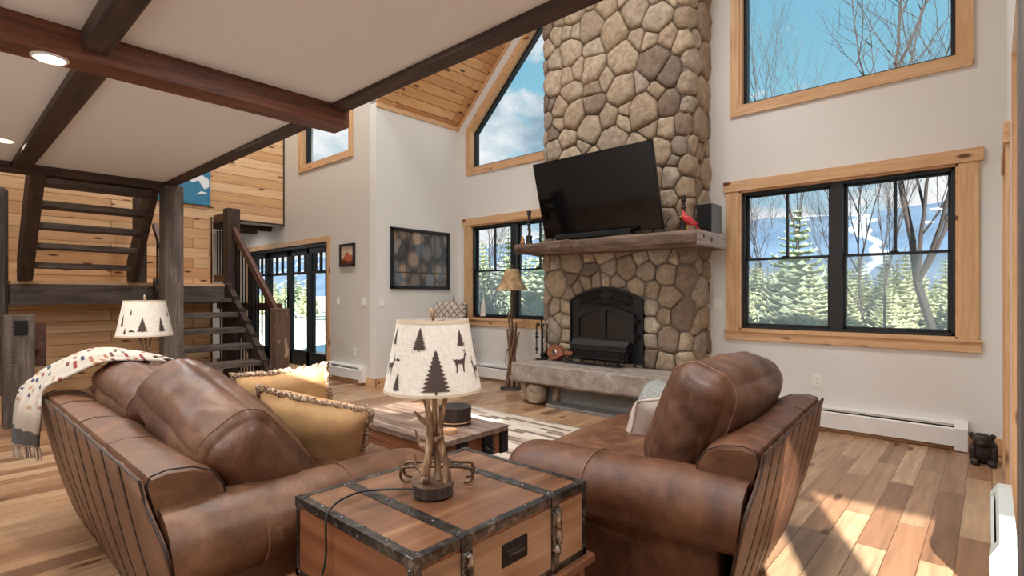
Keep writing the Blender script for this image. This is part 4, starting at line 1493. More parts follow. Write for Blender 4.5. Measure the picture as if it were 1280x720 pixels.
fuzzy_cushion('gold velvet cushion with a furry edge, nearest the rolled arm on the sofa', (-2.07, 1.07, .635), RZ(38) @ RX(24) @ RY(13), .46, .34, .17, M['gold'])
fuzzy_cushion('gold velvet cushion with a furry edge, behind the nearer gold one on the sofa', (-2.52, 1.17, .67), RZ(40) @ RX(12) @ RY(-7), .46, .36, .15, M['gold'])
fuzzy_cushion('plain taupe cushion tucked behind the big leather cushion of the armchair', (-1.19, 2.38, .575), RZ(76) @ RX(18), .42, .30, .15, M['taupe'], False)
# grey knit blanket over the far arm of the armchair
t = thing('knit_blanket', 'grey knitted blanket folded over the far arm of the armchair', 'blanket', (-1.38, 2.87, .5))
m = MB()
def kb(u, v):
    an = R(-25 + 230 * v)
    ry, rz = .178, .175
    x = -1.50 + .42 * u
    return (x, 2.875 + .06 * (u - .5) * -.7 + ry * math.cos(an), .505 + rz * math.sin(an) + .008 * math.sin(u * 20))
m.grid(kb, 18, 22)
m.build('cloth', M['knit'], t, smooth=80, solid=.022)
# ---------------------------------------------------------------- trunk end table
def trunk_table(name, label, x0, x1, y0, y1, zt, zb):
    """metal-bound trunk on a low wooden stand; long latch side faces +X"""
    t = thing(name, label, 'side table', ((x0 + x1) / 2, (y0 + y1) / 2, 0))
    m = MB(); m.box(x0, x1, y0, y1, zb, zt, .004)
    # different boards per side
    m.build('trunk_box', M['trunks'], t)
    m = MB(); m.box(x0 + .02, x1 - .02, y0 + .02, y1 - .02, zt - .001, zt + .002); m.build('lid_panel', M['trunk'], t)
    m = MB(); m.box(x1 - .001, x1 + .0025, y0 + .02, y1 - .02, zb + .015, zt - .03); m.build('front_panel', M['trunkf'], t)
    # edge bands
    m = MB(); w, e = .021, .003
    for y in (y0, y1):
        s = -1 if y == y0 else 1
        for z in (zt, zb):
            sz = 1 if z == zt else -1
            m.box(x0 - e, x1 + e, y - (w if s > 0 else -w), y + s * e, z - .001 * sz, z + sz * e) if sz > 0 else None
            m.box(x0 - e, x1 + e, y, y + s * e, z, z - sz * w)
    for x in (x0, x1):
        s = -1 if x == x0 else 1
        for z in (zt, zb):
            sz = 1 if z == zt else -1
            if sz > 0: m.box(x - s * w, x + s * e, y0 - e, y1 + e, z - .001, z + e)
            m.box(x, x + s * e, y0 - e, y1 + e, z, z - sz * w)
        for y in (y0, y1):
            sy = -1 if y == y0 else 1
            m.box(x, x + s * e, y, y - sy * w * .8, zb, zt); m.box(x, x - s * w * .8, y, y + sy * e, zb, zt)
    m.build('edge_band', M['band'], t)
    # cross straps over the lid
    sy = (y0 + (y1 - y0) * .235, y1 - (y1 - y0) * .235)
    for y in sy:
        m = MB()
        m.box(x0 - e, x1 + e, y - .018, y + .018, zt, zt + e + .001)
        m.box(x1, x1 + e + .002, y - .018, y + .018, zb, zt + e); m.box(x0 - e - .002, x0, y - .018, y + .018, zb, zt + e)
        m.build('strap', M['band'], t)
        m = MB()
        m.box(x1 + .004, x1 + .012, y - .017, y + .017, zt - .155, zt - .035, .003)
        m.soft(.008, .011, .05, .006, 6, M=TR(x1 + .016, y, zt - .085) @ RX(4))
        m.ball((x1 + .012, y, zt - .155), .010, .014, .02)
        m.build('latch', M['clasp'], t, smooth=45)
    # rivets
    def riv(p, ax):
        m = MB()
        if ax == 'z': m.ball(p, .006, .006, .004, 8)
        elif ax == 'x': m.ball(p, .004, .006, .006, 8)
        else: m.ball(p, .006, .004, .006, 8)
        m.build('rivet', M['band'], t, smooth=50)
    n = 5
    for k in range(n + 1):
        y = y0 + .02 + (y1 - y0 - .04) * k / n
        for x in (x0 + .015, x1 - .015): riv((x, y, zt + e), 'z')
        riv((x1 + e, y, zt - .016), 'x'); riv((x1 + e, y, zb + .016), 'x')
        x = x0 + .02 + (x1 - x0 - .04) * k / n
        for yy in (y0 + .015, y1 - .015): riv((x, yy, zt + e), 'z')
        riv((x, y0 - e, zt - .016), 'y'); riv((x, y0 - e, zb + .016), 'y')
        for yy in sy: riv((x, yy, zt + e + .001), 'z')
    for z in (zb + .03, zt - .03, (zb + zt) / 2):
        for yy in (y0 + .012, y1 - .012): riv((x1 + e, yy, z), 'x')
        for xx in (x0 + .012, x1 - .012): riv((xx, y0 - e, z), 'y')
    # corner caps
    for x in (x0, x1):
        for y in (y0, y1):
            s, q = (-1 if x == x0 else 1), (-1 if y == y0 else 1)
            m = MB(); m.box(x - s * .026, x + s * .005, y - q * .026, y + q * .005, zt - .024, zt + .0055, .003)
            m.build('corner_cap', M['band'], t)
    # recessed pull
    ym = (y0 + y1) / 2 + .0
    m = MB(); m.box(x1 + .002, x1 + .006, ym - .05, ym + .05, zt - .125, zt - .065, .002); o = m.build('pull_plate', M['black'], t)
    m = MB(); m.soft(.003, .034, .011, .003, 6, M=TR(x1 + .0055, ym, zt - .095)); m.build('pull_slot', M['plastic'], o, smooth=60)
    m = MB(); m.tube([(x1 + .009, ym - .03, zt - .097), (x1 + .010, ym + .03, zt - .097)], .0045, 6); m.build('pull_grip', M['band'], o, smooth=60)
    # stand
    m = MB(); o_ = .025
    m.box(x0 - o_, x1 + o_, y0 - o_, y1 + o_, zb - .025, zb, .005); m.build('stand_top', M['cherry'], t)
    m = MB()
    for y in (y0, y1 - .022): m.box(x0 + .03, x1 - .03, y, y + .022, zb - .095, zb - .025, .003)
    for x in (x0, x1 - .022): m.box(x, x + .022, y0 + .03, y1 - .03, zb - .095, zb - .025, .003)
    m.build('apron', M['cherry'], t)
    for x in (x0, x1 - .045):
        for y in (y0, y1 - .045):
            m = MB(); m.box(x, x + .045, y, y + .045, 0, zb - .025, .004); m.build('leg', M['cherry'], t)
    m = MB(); m.box(x0 + .04, x1 - .04, y0 + .02, y0 + .04, .08, .12, .003); m.box(x0 + .04, x1 - .04, y1 - .04, y1 - .02, .08, .12, .003); m.build('stretcher', M['cherry'], t)
    return t


trunk_table('trunk_table', 'metal-banded wooden trunk table on a low stand between sofa and armchair', -1.503, -.953, .727, 1.395, .61, .385)
# small table carrying the far lamp
t = thing('lamp_table', 'small dark wooden table past the far sofa arm under the far lamp', 'side table', (-3.98, .93, 0))
m = MB(); m.box(-4.16, -3.80, .75, 1.11, .58, .61, .005); m.build('tabletop', M['dark_x'], t)
for x in (-4.14, -3.86):
    for y in (.77, 1.05):
        m = MB(); m.box(x, x + .04, y, y + .04, 0, .58, .004); m.build('leg', M['dark_z'], t)

# ---------------------------------------------------------------- antler lamps
def tree_shape(h, w, tiers=10):
    """half-widths along the height of a fir silhouette"""
    pts = []
    for k in range(tiers):
        z0 = .06 + .94 * k / tiers; z1 = .06 + .94 * (k + 1) / tiers
        a = 1 - k / tiers; b = 1 - (k + 1) / tiers
        pts.append((z0 * h, w / 2 * (a * 1.0 + .04))); pts.append(((z0 * .35 + z1 * .65) * h, w / 2 * (b * .62 + .06)))
    pts.append((h, 0.0))
    return [(0, w * .04), (.06 * h, w * .04)] + pts


DEER = [[(.10, .0), (.16, .0), (.22, .30), (.30, .46), (.26, .52), (.12, .50), (.08, .42), (.14, .34)],
        [(.58, .0), (.64, .0), (.66, .32), (.74, .48), (.62, .52), (.56, .40)],
        [(.12, .40), (.30, .44), (.56, .40), (.72, .44), (.76, .60), (.66, .66), (.36, .62), (.14, .66), (.06, .58)],
        [(.64, .52), (.76, .56), (.86, .84), (.78, .90), (.70, .70)],
        [(.78, .80), (.96, .80), (.98, .85), (.86, .92), (.78, .90)],
        [(.78, .90), (.80, .90), (.76, 1.10), (.73, 1.10)], [(.84, .90), (.87, .90), (.86, 1.14), (.83, 1.14)], [(.06, .54), (.10, .62), (.0, .70), (-.03, .66)]]


def antler_lamp(name, label, x, y, z, motifs, sc=1.0, turn=0):
    t = thing(name, label, 'lamp', (x, y, z))
    B = TR(x, y, z) @ RZ(turn) @ Matrix.Scale(sc, 4)
    m = MB()
    prof = [(.0, 0), (.056, .0), (.060, .006), (.057, .018), (.060, .030), (.058, .036)]
    m.lathe(prof, 30, M=B)
    m.m = 1; m.lathe([(.058, .036), (.05, .038), (.0, .038)], 30, M=B)
    m.build('log_base', [M['bark'], M['logtop']], t, smooth=40)
    m = MB()
    def an(pts, r): m.tube([B @ p for p in bez(pts, 8)], [a * sc for a in r_interp(r, (len(pts) - 1) * 8 + 1)], 9)
    an([(-.020, -.020, .03), (-.010, -.012, .10), (-.004, -.008, .19), (-.012, -.012, .26), (-.030, -.026, .325)], (.016, .012, .0105, .0085, .006))
    an([(.034, .024, .03), (.032, .024, .085), (.020, .015, .15), (.018, .014, .21), (.036, .028, .325)], (.014, .010, .010, .0085, .006))
    an([(-.006, .026, .03), (-.006, .018, .12), (.0, .006, .22), (.004, .002, .33)], (.011, .009, .008, .006))
    # tines
    an([(-.006, -.004, .205), (-.035, -.014, .218), (-.062, -.02, .238)], (.012, .008, .002))
    an([(-.012, -.006, .135), (-.040, -.02, .150), (-.052, -.024, .185)], (.011, .007, .002))
    an([(-.022, -.008, .06), (-.052, -.02, .078), (-.058, -.022, .115)], (.010, .007, .002))
    an([(.018, .002, .165), (.036, -.006, .172), (.05, -.008, .180)], (.010, .007, .004))
    an([(-.014, -.012, .05), (.004, -.038, .052), (.020, -.046, .062)], (.010, .008, .003))
    m.build('antlers', M['antler'], t, smooth=60)
    # shade: cone between (r0,z0) and (r1,z1)
    r0, z0, r1, z1 = .142, .308, .103, .515
    m = MB()
    n = 48
    wall_ = lambda dz: [(r0 - dz, z0), (r1 - dz, z1)]
    m.lathe([(r0 - .002, z0), (r0, z0), (r0 + .0008, z0 + .004)], n, M=B, cap=False)
    vs, fs = [], []
    for lay, d in enumerate((0, .002)):
        for k in range(9):
            f = k / 8
            for a in range(n):
                an_ = 2 * PI * a / n
                r_ = r0 + (r1 - r0) * f - d
                vs.append(B @ Vector((r_ * math.cos(an_), r_ * math.sin(an_), z0 + (z1 - z0) * f)))
    for lay in (0, 1):
        for k in range(8):
            for a in range(n):
                b_ = lay * 9 * n
                fs.append([b_ + k * n + a, b_ + k * n + (a + 1) % n, b_ + (k + 1) * n + (a + 1) % n, b_ + (k + 1) * n + a])
    m.add(vs, fs)
    m.m = 1
    for (za, zb) in ((z0, z0 + .008), (z1 - .010, z1 + .0005)):
        ra = r0 + (r1 - r0) * (za - z0) / (z1 - z0) + .0008; rb = r0 + (r1 - r0) * (zb - z0) / (z1 - z0) + .0008
        m.lathe([(ra - .002, za), (ra, za), (rb, zb), (rb - .003, zb)], n, M=B, cap=False)
    m.m = 2
    def onshade(az, s, h, off=.0012):
        f = (h - z0) / (z1 - z0)
        r_ = r0 + (r1 - r0) * f + off
        a = R(az) + s / r_
        return B @ Vector((r_ * math.cos(a), r_ * math.sin(a), h))
    for kind, az, hb, hh, ww in motifs:
        if kind == 'tree':
            P = tree_shape(hh, ww)
            for (h0, w0), (h1, w1) in zip(P, P[1:]):
                if h1 - h0 < 1e-4: continue
                nn = max(2, int(w0 * 2 / .006))
                for q in range(nn):
                    a0, a1 = -1 + 2 * q / nn, -1 + 2 * (q + 1) / nn
                    m.add([onshade(az, a0 * w0, hb + h0), onshade(az, a1 * w0, hb + h0), onshade(az, a1 * w1, hb + h1), onshade(az, a0 * w1, hb + h1)], [(0, 1, 2, 3)])
        elif kind == 'deer':
            s_ = 1 if ww > 0 else -1
            for poly in DEER:
                m.add([onshade(az, s_ * (p[0] - .45) * abs(ww), hb + p[1] * hh) for p in poly], [list(range(len(poly)))])
        elif kind == 'rock':
            m.add([onshade(az, (p[0] - .5) * ww, hb + p[1] * hh) for p in ((0, 0), (1, 0), (.95, .5), (.7, .6), (.45, 1), (.2, .8))], [list(range(6))])
    m.build('lamp_shade', [M['linen'], M['shadehem'], M['motif']], t, smooth=50)
    m = MB(); m.tube([B @ Vector((0, 0, .315)), B @ Vector((0, 0, .52))], .004 * sc, 8)
    for a in range(3):
        m.tube([B @ Vector((0, 0, .508)), B @ Vector((.102 * math.cos(a * 2.1), .102 * math.sin(a * 2.1), .508))], .0018 * sc, 6)
    m.tube([B @ Vector((0, 0, .33)), B @ Vector((0, 0, .40))], .014 * sc, 10)
    m.build('harp', M['bronze'], t, smooth=50)
    m = MB(); m.tube([B @ Vector(p) for p in [(0, 0, .518), (.001, 0, .53), (-.004, .0, .538), (-.012, 0, .548)]], [.007 * sc, .008 * sc, .006 * sc, .002 * sc], 8)
    m.tube([B @ Vector(p) for p in [(0, 0, .53), (.008, 0, .538), (.012, 0, .546)]], [.006 * sc, .004 * sc, .0015 * sc], 8)
    m.build('finial', M['antler'], t, smooth=50)
    return t


def r_interp(r, n):
    out = []
    for i in range(n):
        f = i / (n - 1) * (len(r) - 1)
        k = min(int(f), len(r) - 2)
        out.append(r[k] + (r[k + 1] - r[k]) * (f - k))
    return out


# azimuths are measured so that -40 deg faces the room corner the lamp is seen from
F = -38
mot = [('tree', F + 2, .318, .118, .082), ('tree', F - 20, .432, .064, .044), ('tree', F + 40, .442, .048, .030), ('tree', F - 48, .322, .052, .028), ('deer', F + 36, .372, .056, .052), ('deer', F + 66, .345, .060, -.040), ('deer', F - 68, .362, .052, .046),
       ('tree', F - 68, .445, .05, .022), ('tree', F + 82, .415, .05, .03), ('rock', F - 52, .404, .008, .016),
       ('tree', F + 130, .33, .1, .055), ('tree', F + 180, .33, .06, .03), ('deer', F + 215, .35, .04, .04), ('tree', F + 250, .40, .08, .04)]
antler_lamp('table_lamp', 'antler table lamp with fir-and-deer linen shade on the trunk table', -1.218, 1.0, .6145, mot)
F = -22
mot2 = [('tree', F + 4, .335, .082, .056), ('tree', F + 46, .332, .088, .042), ('tree', F - 46, .365, .076, .022), ('tree', F - 76, .345, .085, .03), ('tree', F - 34, .325, .036, .020), ('tree', F - 24, .432, .038, .014), ('rock', F - 18, .338, .013, .034), ('tree', F + 76, .42, .04, .02), ('tree', F + 150, .33, .1, .055), ('tree', F + 210, .36, .06, .03)]
antler_lamp('table_lamp', 'antler table lamp with fir-print shade beyond the sofa, before the grey post', -3.98, .93, .6105, mot2, 1.08)
# lamp cord over the near edge of the trunk
m = MB(); lamp_ = [x for x in bpy.data.objects if x.name.startswith('table_lamp')][0]
m.tube(bez([(-1.27, .985, .621), (-1.33, .93, .621), (-1.37, .86, .624), (-1.36, .79, .624), (-1.325, .735, .624), (-1.31, .712, .60), (-1.312, .712, .50), (-1.33, .70, .40), (-1.35, .69, .2)], 8), .0032, 7)
m.build('cord', M['cord'], lamp_, smooth=60, label='black lamp cord trailing over the trunk edge')
# bronze rod stand behind the lamp
t = thing('rod_stand', 'small bronze rod rack with curled feet behind the lamp on the trunk table', 'stand', (-1.29, 1.09, .6145))
m = MB()
zz = .622
for dy in (-.025, .025):
    S = TR(-1.292, 1.08, zz) @ RZ(42)
    m.tube([S @ p for p in bez([(-.085, dy, 0), (-.105, dy, .004), (-.112, dy, .018), (-.108, dy, .036), (-.085, dy, .046), (.085, dy, .046), (.108, dy, .036), (.112, dy, .018), (.105, dy, .004), (.085, dy, 0)], 6)], .0045, 8)
m.build('rods', M['bronze'], t, smooth=60)
for x in (-.07, 0, .07):
    m = MB(); m.tube([S @ Vector((x, -.03, .046)), S @ Vector((x, .03, .046))], .0035, 6); m.build('cross_rod', M['bronze'], t, smooth=60)

# ---------------------------------------------------------------- rug and coffee table
t = MB()
def rugf(u, v): return (-4.22 + 2.5 * u, 1.55 + 2.38 * v, .012 + noise.noise(Vector((u * 9, v * 9, 0))) * .002)
t.grid(rugf, 30, 30)
o = t.build('area_rug', M['rug'], smooth=60, solid=.012)
tag(o, 'cream rug with brown and grey woven dashes under the coffee table', 'rug')
cx0, cx1, cy0, cy1, cz0, cz1 = -3.17, -2.15, 1.80, 2.335, .27, .425
ct = thing('coffee_table', 'dark plank-topped trunk coffee table with black metal corners on the rug', 'coffee table', (-2.66, 2.07, .02))
m = MB(); m.box(cx0 + .01, cx1 - .01, cy0 + .01, cy1 - .01, cz0, cz1 - .03, .004); m.build('trunk_box', M['trunks'], ct)
for k in range(4):
    w = (cy1 - cy0) / 4
    m = MB(); m.box(cx0 - .01, cx1 + .01, cy0 + w * k + .0015, cy0 + w * (k + 1) - .0015, cz1 - .03, cz1, .004); m.build('top_plank', M['coffee'], ct)
for x in (cx0, cx1):
    for y in (cy0, cy1):
        s, q = (-1 if x == cx0 else 1), (-1 if y == cy0 else 1)
        m = MB(); m.box(x - s * .06, x + s * .004, y - q * .06, y + q * .004, cz0 - .004, cz1 - .031, .004)
        m.build('corner_bracket', M['black'], ct)
for y in (cy0 + .17, cy1 - .17):
    m = MB(); m.box(cx1 - .012, cx1 + .012, y - .035, y + .035, cz0 + .005, cz1 - .032, .003); m.tube([(cx1 + .01, y - .02, cz0 + .06), (cx1 + .04, y - .018, cz0 + .05), (cx1 + .04, y + .018, cz0 + .05), (cx1 + .01, y + .02, cz0 + .06)], .008)
    m.build('handle', M['black'], ct)
for x in (cx0 + .12, cx1 - .19):
    for y in (cy0 + .08, cy1 - .15):
        m = MB(); m.box(x, x + .07, y, y + .07, .021, cz0, .005); m.build('leg', M['dark_z'], ct)
# log slice bowl with black coasters, and loose coasters
t = thing('log_bowl', 'round bark-sided log caddy with black coasters on the coffee table', 'caddy', (-2.41, 2.15, cz1))
bx, by = -2.41, 2.15
m = MB()
m.lathe([(.0, 0), (.096, .0), (.099, .01), (.096, .05), (.099, .103), (.09, .105)], 34, (bx, by, cz1 + .001), cap=False); m.build('bark_wall', M['bark'], t, smooth=40)
m = MB(); m.lathe([(.09, .105), (.084, .103), (.081, .072), (.0, .072)], 34, (bx, by, cz1 + .001)); m.build('tray', M['plastic'], t, smooth=40)
for k in range(5):
    a = k * 1.257
    m = MB(); m.lathe([(.0, 0), (.032, 0), (.036, .008), (.03, .010), (.0, .009)], 18, M=TR(bx + .042 * math.cos(a), by + .042 * math.sin(a), cz1 + .080) @ RX(8)); m.build('black_disc', M['tvglass'], t, smooth=40)
m = MB(); m.tube([(bx + .0985 * math.cos(a), by + .0985 * math.sin(a), cz1 + .018) for a in [2 * PI * k / 30 for k in range(30)]], .003, 6, closed=True); m.build('twine', M['coaster'], t, smooth=50)
for (x, y, r_, h_, lab) in ((-2.26, 1.975, .040, .022, 'round pale wooden coaster stack beside the log caddy'), (-2.22, 1.865, .026, .012, 'small pale wooden disc at the near edge of the coffee table')):
    m = MB(); m.lathe([(0, 0), (r_, 0), (r_ + .001, h_ * .5), (r_, h_), (0, h_)], 24, (x, y, cz1 + .001)); tag(m.build('wooden_coaster', M['coaster'], smooth=40), lab, 'coaster')

# ---------------------------------------------------------------- television and mantel things
tv = thing('television', 'large flat black television leaning out over the mantel', 'television', (-3.05, 4.72, 1.84))
ang = math.degrees(math.atan2(.23, .81))
B = TR(-3.05, 4.735, 1.836) @ RX(ang)
W2_, H_ = .717, .838
m = MB(); m.box(-W2_, W2_, 0, .03, 0, H_, .004, M=B); m.box(-.45, .45, .03, .06, .1, .55, .01, M=B); m.build('back_case', M['plastic'], tv)
m = MB(); m.box(-W2_ + .008, W2_ - .008, -.003, .001, .016, H_ - .008, M=B); m.build('screen', M['tvglass'], tv)
m = MB()
for b in ((-W2_, -W2_ + .008, 0, H_), (W2_ - .008, W2_, 0, H_), (-W2_, W2_, H_ - .008, H_), (-W2_, W2_, 0, .016)):
    m.box(b[0], b[1], -.005, .002, b[2], b[3], M=B)
m.build('bezel', M['black'], tv)
m = MB(); m.box(-3.30, -2.80, 4.845, 4.875, 2.0, 2.5, .005); m.tube([(-3.05, 4.86, 2.25), (-3.05, 4.70, 2.28)], .03, 10); m.build('wall_mount', M['black'], tv)
t = thing('sound_bar', 'slim black soundbar lying on the mantel under the television', 'speaker', (-3.0, 4.66, 1.80))
m = MB(); m.box(-3.55, -2.62, 4.62, 4.70, 1.803, 1.857, .012); m.build('body', M['plastic'], t)
m = MB(); m.box(-3.54, -2.63, 4.616, 4.622, 1.808, 1.85, .003); m.build('grille', M['cloth_black'], t)
t = thing('speaker', 'black box speaker on the right end of the mantel behind the red bird', 'speaker', (-2.03, 5.1, 1.79))
m = MB(); m.box(-2.11, -1.965, 4.99, 5.24, 1.792, 2.075, .006); m.build('cabinet', M['speakergrey'], t)
m = MB(); m.box(-2.105, -1.97, 4.975, 4.992, 1.80, 2.068, .004); m.build('grille', M['cloth_black'], t)
# red cardinal
t = thing('cardinal_figurine', 'red cardinal figurine perched at the right end of the mantel', 'figurine', (-2.06, 4.70, 1.79))
m = MB()
bz = 1.808
BD = TR(-2.07, 4.69, bz + .085) @ RZ(8) @ RY(42)
secs = []
prof = [(-.075, .004), (-.06, .020), (-.04, .026), (-.015, .034), (.02, .038), (.05, .030), (.075, .016), (.10, .012), (.15, .014), (.165, .010)]
for x, r_ in prof:
    secs.append([(x, r_ * .85 * math.cos(2 * PI * a / 14), r_ * (1.0 if x < .07 else .5) * math.sin(2 * PI * a / 14)) for a in range(14)])
m.loft(secs, M=BD)
m.tube([BD @ Vector(p) for p in [(-.055, 0, .012), (-.085, 0, .03), (-.105, 0, .03)]], [.017, .011, .002], 8)   # crest
m.soft(.05, .006, .02, .005, 6, M=BD @ TR(.04, .032, .01) @ RZ(-6)); m.soft(.05, .006, .02, .005, 6, M=BD @ TR(.04, -.032, .01) @ RZ(6))
m.build('body', M['red'], t, smooth=60)
m = MB(); m.tube([BD @ Vector((-.060, 0, -.010)), BD @ Vector((-.080, 0, -.028))], [.011, .002], 8); m.build('beak', M['yellow'], t, smooth=50)
m = MB(); m.ball(tuple(BD @ Vector((-.052, 0, -.018))), .017); m.build('face_mask', M['plastic'], t, smooth=60)
m = MB(); m.tube([(-2.075, 4.685, bz - .006), (-2.07, 4.69, bz + .06)], .004, 6); m.tube([(-2.05, 4.69, bz - .006), (-2.05, 4.695, bz + .06)], .004, 6); m.build('legs', M['yellow'], t, smooth=60)
# twig candlesticks at both ends
def sconce(x, y, label, h):
    t = thing('candlestick', label, 'candlestick', (x, y, 1.79))
    m = MB()
    rn = random.Random(int(h * 100))
    m.lathe([(.0, 0), (.045, .0), (.04, .012), (.034, .06), (.038, .09), (.028, .10), (.0, .10)], 16, (x, y, 1.793)); m.build('base', M['statue'], t, smooth=50)
    m = MB()
    m.tube(bez([(x, y, 1.88), (x + .008, y, 1.88 + h * .3), (x - .006, y, 1.88 + h * .6), (x + .004, y, 1.88 + h)], 6), [.014 + .004 * rn.random() for _ in range(19)], 8)
    for f in (.35, .6, .75): m.ball((x + rn.uniform(-.008, .008), y, 1.88 + h * f), .022, .022, .018)
    m.build('stem', M['statue'], t, smooth=60)
    m = MB(); m.lathe([(.012, 0), (.026, .012), (.022, .03), (.028, .05), (.02, .06), (.0, .06)], 14, (x, y, 1.88 + h)); m.build('cup', M['statue'], t, smooth=50)
    return t
sconce(-3.985, 4.70, 'dark knotty candlestick at the left end of the mantel beside the television', .24)
sconce(-2.16, 4.80, 'dark knotty candlestick standing behind the red cardinal on the mantel', .20)
m = MB(); m.lathe([(.028, 0), (.032, .004), (.022, .03), (.016, .06), (.008, .075), (.006, .09), (.0, .094)], 18, (-4.05, 4.66, 1.797)); tag(m.build('brass_bell', M['brass'], smooth=50), 'small brass bell on the left end of the mantel', 'bell')
m = MB(); m.tube(bez([(-2.33, 4.85, 1.95), (-2.38, 4.84, 1.84), (-2.34, 4.87, 1.80), (-2.2, 4.875, 1.80), (-2.12, 4.88, 1.80)], 8), .005, 6); tag(m.build('speaker_cable', M['cord'], smooth=50), 'black cable running along the mantel from behind the television to the speaker', 'cable')

# ---------------------------------------------------------------- hearth things
def toolset():
    x, y, z = -3.88, 4.80, .455
    t = thing('fire_tools', 'black iron fireplace tool stand with hanging tools on the hearth', 'fire tools', (x, y, z))
    m = MB(); m.lathe([(0, 0), (.075, 0), (.07, .012), (.02, .02), (.0, .02)], 20, (x, y, z)); m.tube([(x, y, z), (x, y, z + .44)], .008, 8); m.ball((x, y, z + .45), .014)
    for s in (-1, 1): m.tube(bez([(x, y, z + .38), (x + s * .05, y, z + .415), (x + s * .085, y, z + .385), (x + s * .08, y, z + .36)], 6), .0055, 6)
    m.build('stand', M['black'], t, smooth=50)
    for k, (dx, dy) in enumerate(((-.08, 0), (.08, 0), (.045, -.035), (-.03, -.035))):
        m = MB()
        m.tube([(x + dx, y + dy, z + .06), (x + dx, y + dy, z + .38)], .006, 7)
        for zz in (.30, .26, .12): m.ball((x + dx, y + dy, z + zz), .0125, .0125, .016, 10)
        m.tube(bez([(x + dx, y + dy, z + .38), (x + dx + .02, y + dy, z + .40), (x + dx, y + dy, z + .42)], 5), .005, 6)
        if k == 1: m.box(x + dx - .03, x + dx + .03, y + dy - .004, y + dy + .004, z + .03, z + .1, .003)
        if k == 2: m.ball((x + dx, y + dy, z + .06), .03, .03, .035, 10)
        m.build('tool', M['black'], t, smooth=50)
toolset()
t = thing('bellows', 'reddish wooden bellows leaning on the chimney stones on the hearth', 'bellows', (-3.70, 4.84, .455))
B = TR(-3.685, 4.82, .548) @ RX(-14) @ RY(0)
def bell(g):
    P = []
    for k in range(24):
        a = 2 * PI * k / 24
        P.append((.10 * math.cos(a), .085 * math.sin(a)))
    return P
m = MB()
outl = [(.10 * math.cos(a), .085 * math.sin(a)) for a in [R(30 + 300 * k / 22) for k in range(23)]] + [(.15, -.022), (.24, -.020), (.25, .005), (.24, .024), (.15, .022)]
m.prism(outl, 'y', -.035, -.02, M=B); m.build('front_board', M['bellow'], t, smooth=40)
m = MB(); m.prism([(p[0] * .96, p[1] * .94) for p in outl[:23]] + [(.1, -.02), (.1, .02)], 'y', -.02, .02, M=B); m.build('leather_bag', M['leather2'], t, smooth=40)
m = MB(); m.prism(outl, 'y', .02, .033, M=B); m.build('back_board', M['bellow'], t, smooth=40)
m = MB(); m.lathe([(.036, 0), (.038, .005), (.03, .008), (.0, .009)], 18, M=B @ TR(0, -.035, 0) @ RX(90)); m.build('medallion', M['clasp'], t, smooth=40)
# twig floor lamp
def floor_lamp():
    x, y = -4.56, 5.04
    t = thing('floor_lamp', 'twig floor lamp with bell parchment shade beside the hearth', 'floor lamp', (x, y, 0))
    m = MB(); m.lathe([(0, 0), (.15, 0), (.155, .012), (.145, .03), (.09, .04), (0, .04)], 28, (x, y, 0)); m.build('base', M['statue'], t, smooth=50)
    rn = random.Random(5)
    for k in range(7):
        a = 2 * PI * k / 7
        a2 = a + 2.4
        h = rn.uniform(.72, 1.05)
        r1 = .065 if k else .0
        m = MB()
        p = [(x + .085 * math.cos(a), y + .085 * math.sin(a), .03), (x + .035 * math.cos(a + 1.1), y + .035 * math.sin(a + 1.1), h * .45), (x + (.05 + rn.uniform(0, .06)) * math.cos(a2), y + (.05 + rn.uniform(0, .06)) * math.sin(a2), h)]
        pp = bez(p, 8)
        m.tube(pp, [.017 - .005 * i / len(pp) + rn.uniform(-.0012, .0012) for i in range(len(pp))], 8)
        m.tube([pp[9], pp[9] + Vector((rn.uniform(-.05, .05), rn.uniform(-.05, .05), .05))], [.008, .003], 6)
        m.build('twig', M['twig'], t, smooth=60)
    m = MB(); m.tube([(x, y, .03), (x, y, 1.30)], .009, 8); m.tube([(x, y, 1.28), (x, y, 1.36)], .018, 10); m.build('pole', M['bronze'], t, smooth=50)
    m = MB()
    prof = [(.205, 1.262), (.165, 1.315), (.132, 1.375), (.108, 1.44), (.092, 1.50), (.086, 1.535)]
    n = 32
    vs, fs = [], []
    for d in (0, .003):
        for r_, z in prof:
            for k in range(n):
                an = 2 * PI * k / n
                rr = (r_ - d) * (1 + .045 * math.cos(an * 8) * (r_ / .2))
                vs.append((x + rr * math.cos(an), y + rr * math.sin(an), z))
    for lay in (0, 1):
        for i in range(len(prof) - 1):
            for k in range(n):
                b = lay * len(prof) * n
                fs.append([b + i * n + k, b + i * n + (k + 1) % n, b + (i + 1) * n + (k + 1) % n, b + (i + 1) * n + k])
    m.add(vs, fs); m.build('lamp_shade', M['parch'], t, smooth=60)
    m = MB(); m.lathe([(0, 1.53), (.006, 1.535), (.004, 1.55), (.012, 1.565), (.008, 1.585), (0, 1.59)], 12, (x, y, 0)); m.tube([(x, y, 1.34), (x, y, 1.535)], .004, 6)
    for a in range(3): m.tube([(x, y, 1.53), (x + .085 * math.cos(a * 2.1), y + .085 * math.sin(a * 2.1), 1.53)], .002, 5)
    m.build('finial', M['bronze'], t, smooth=50)
floor_lamp()

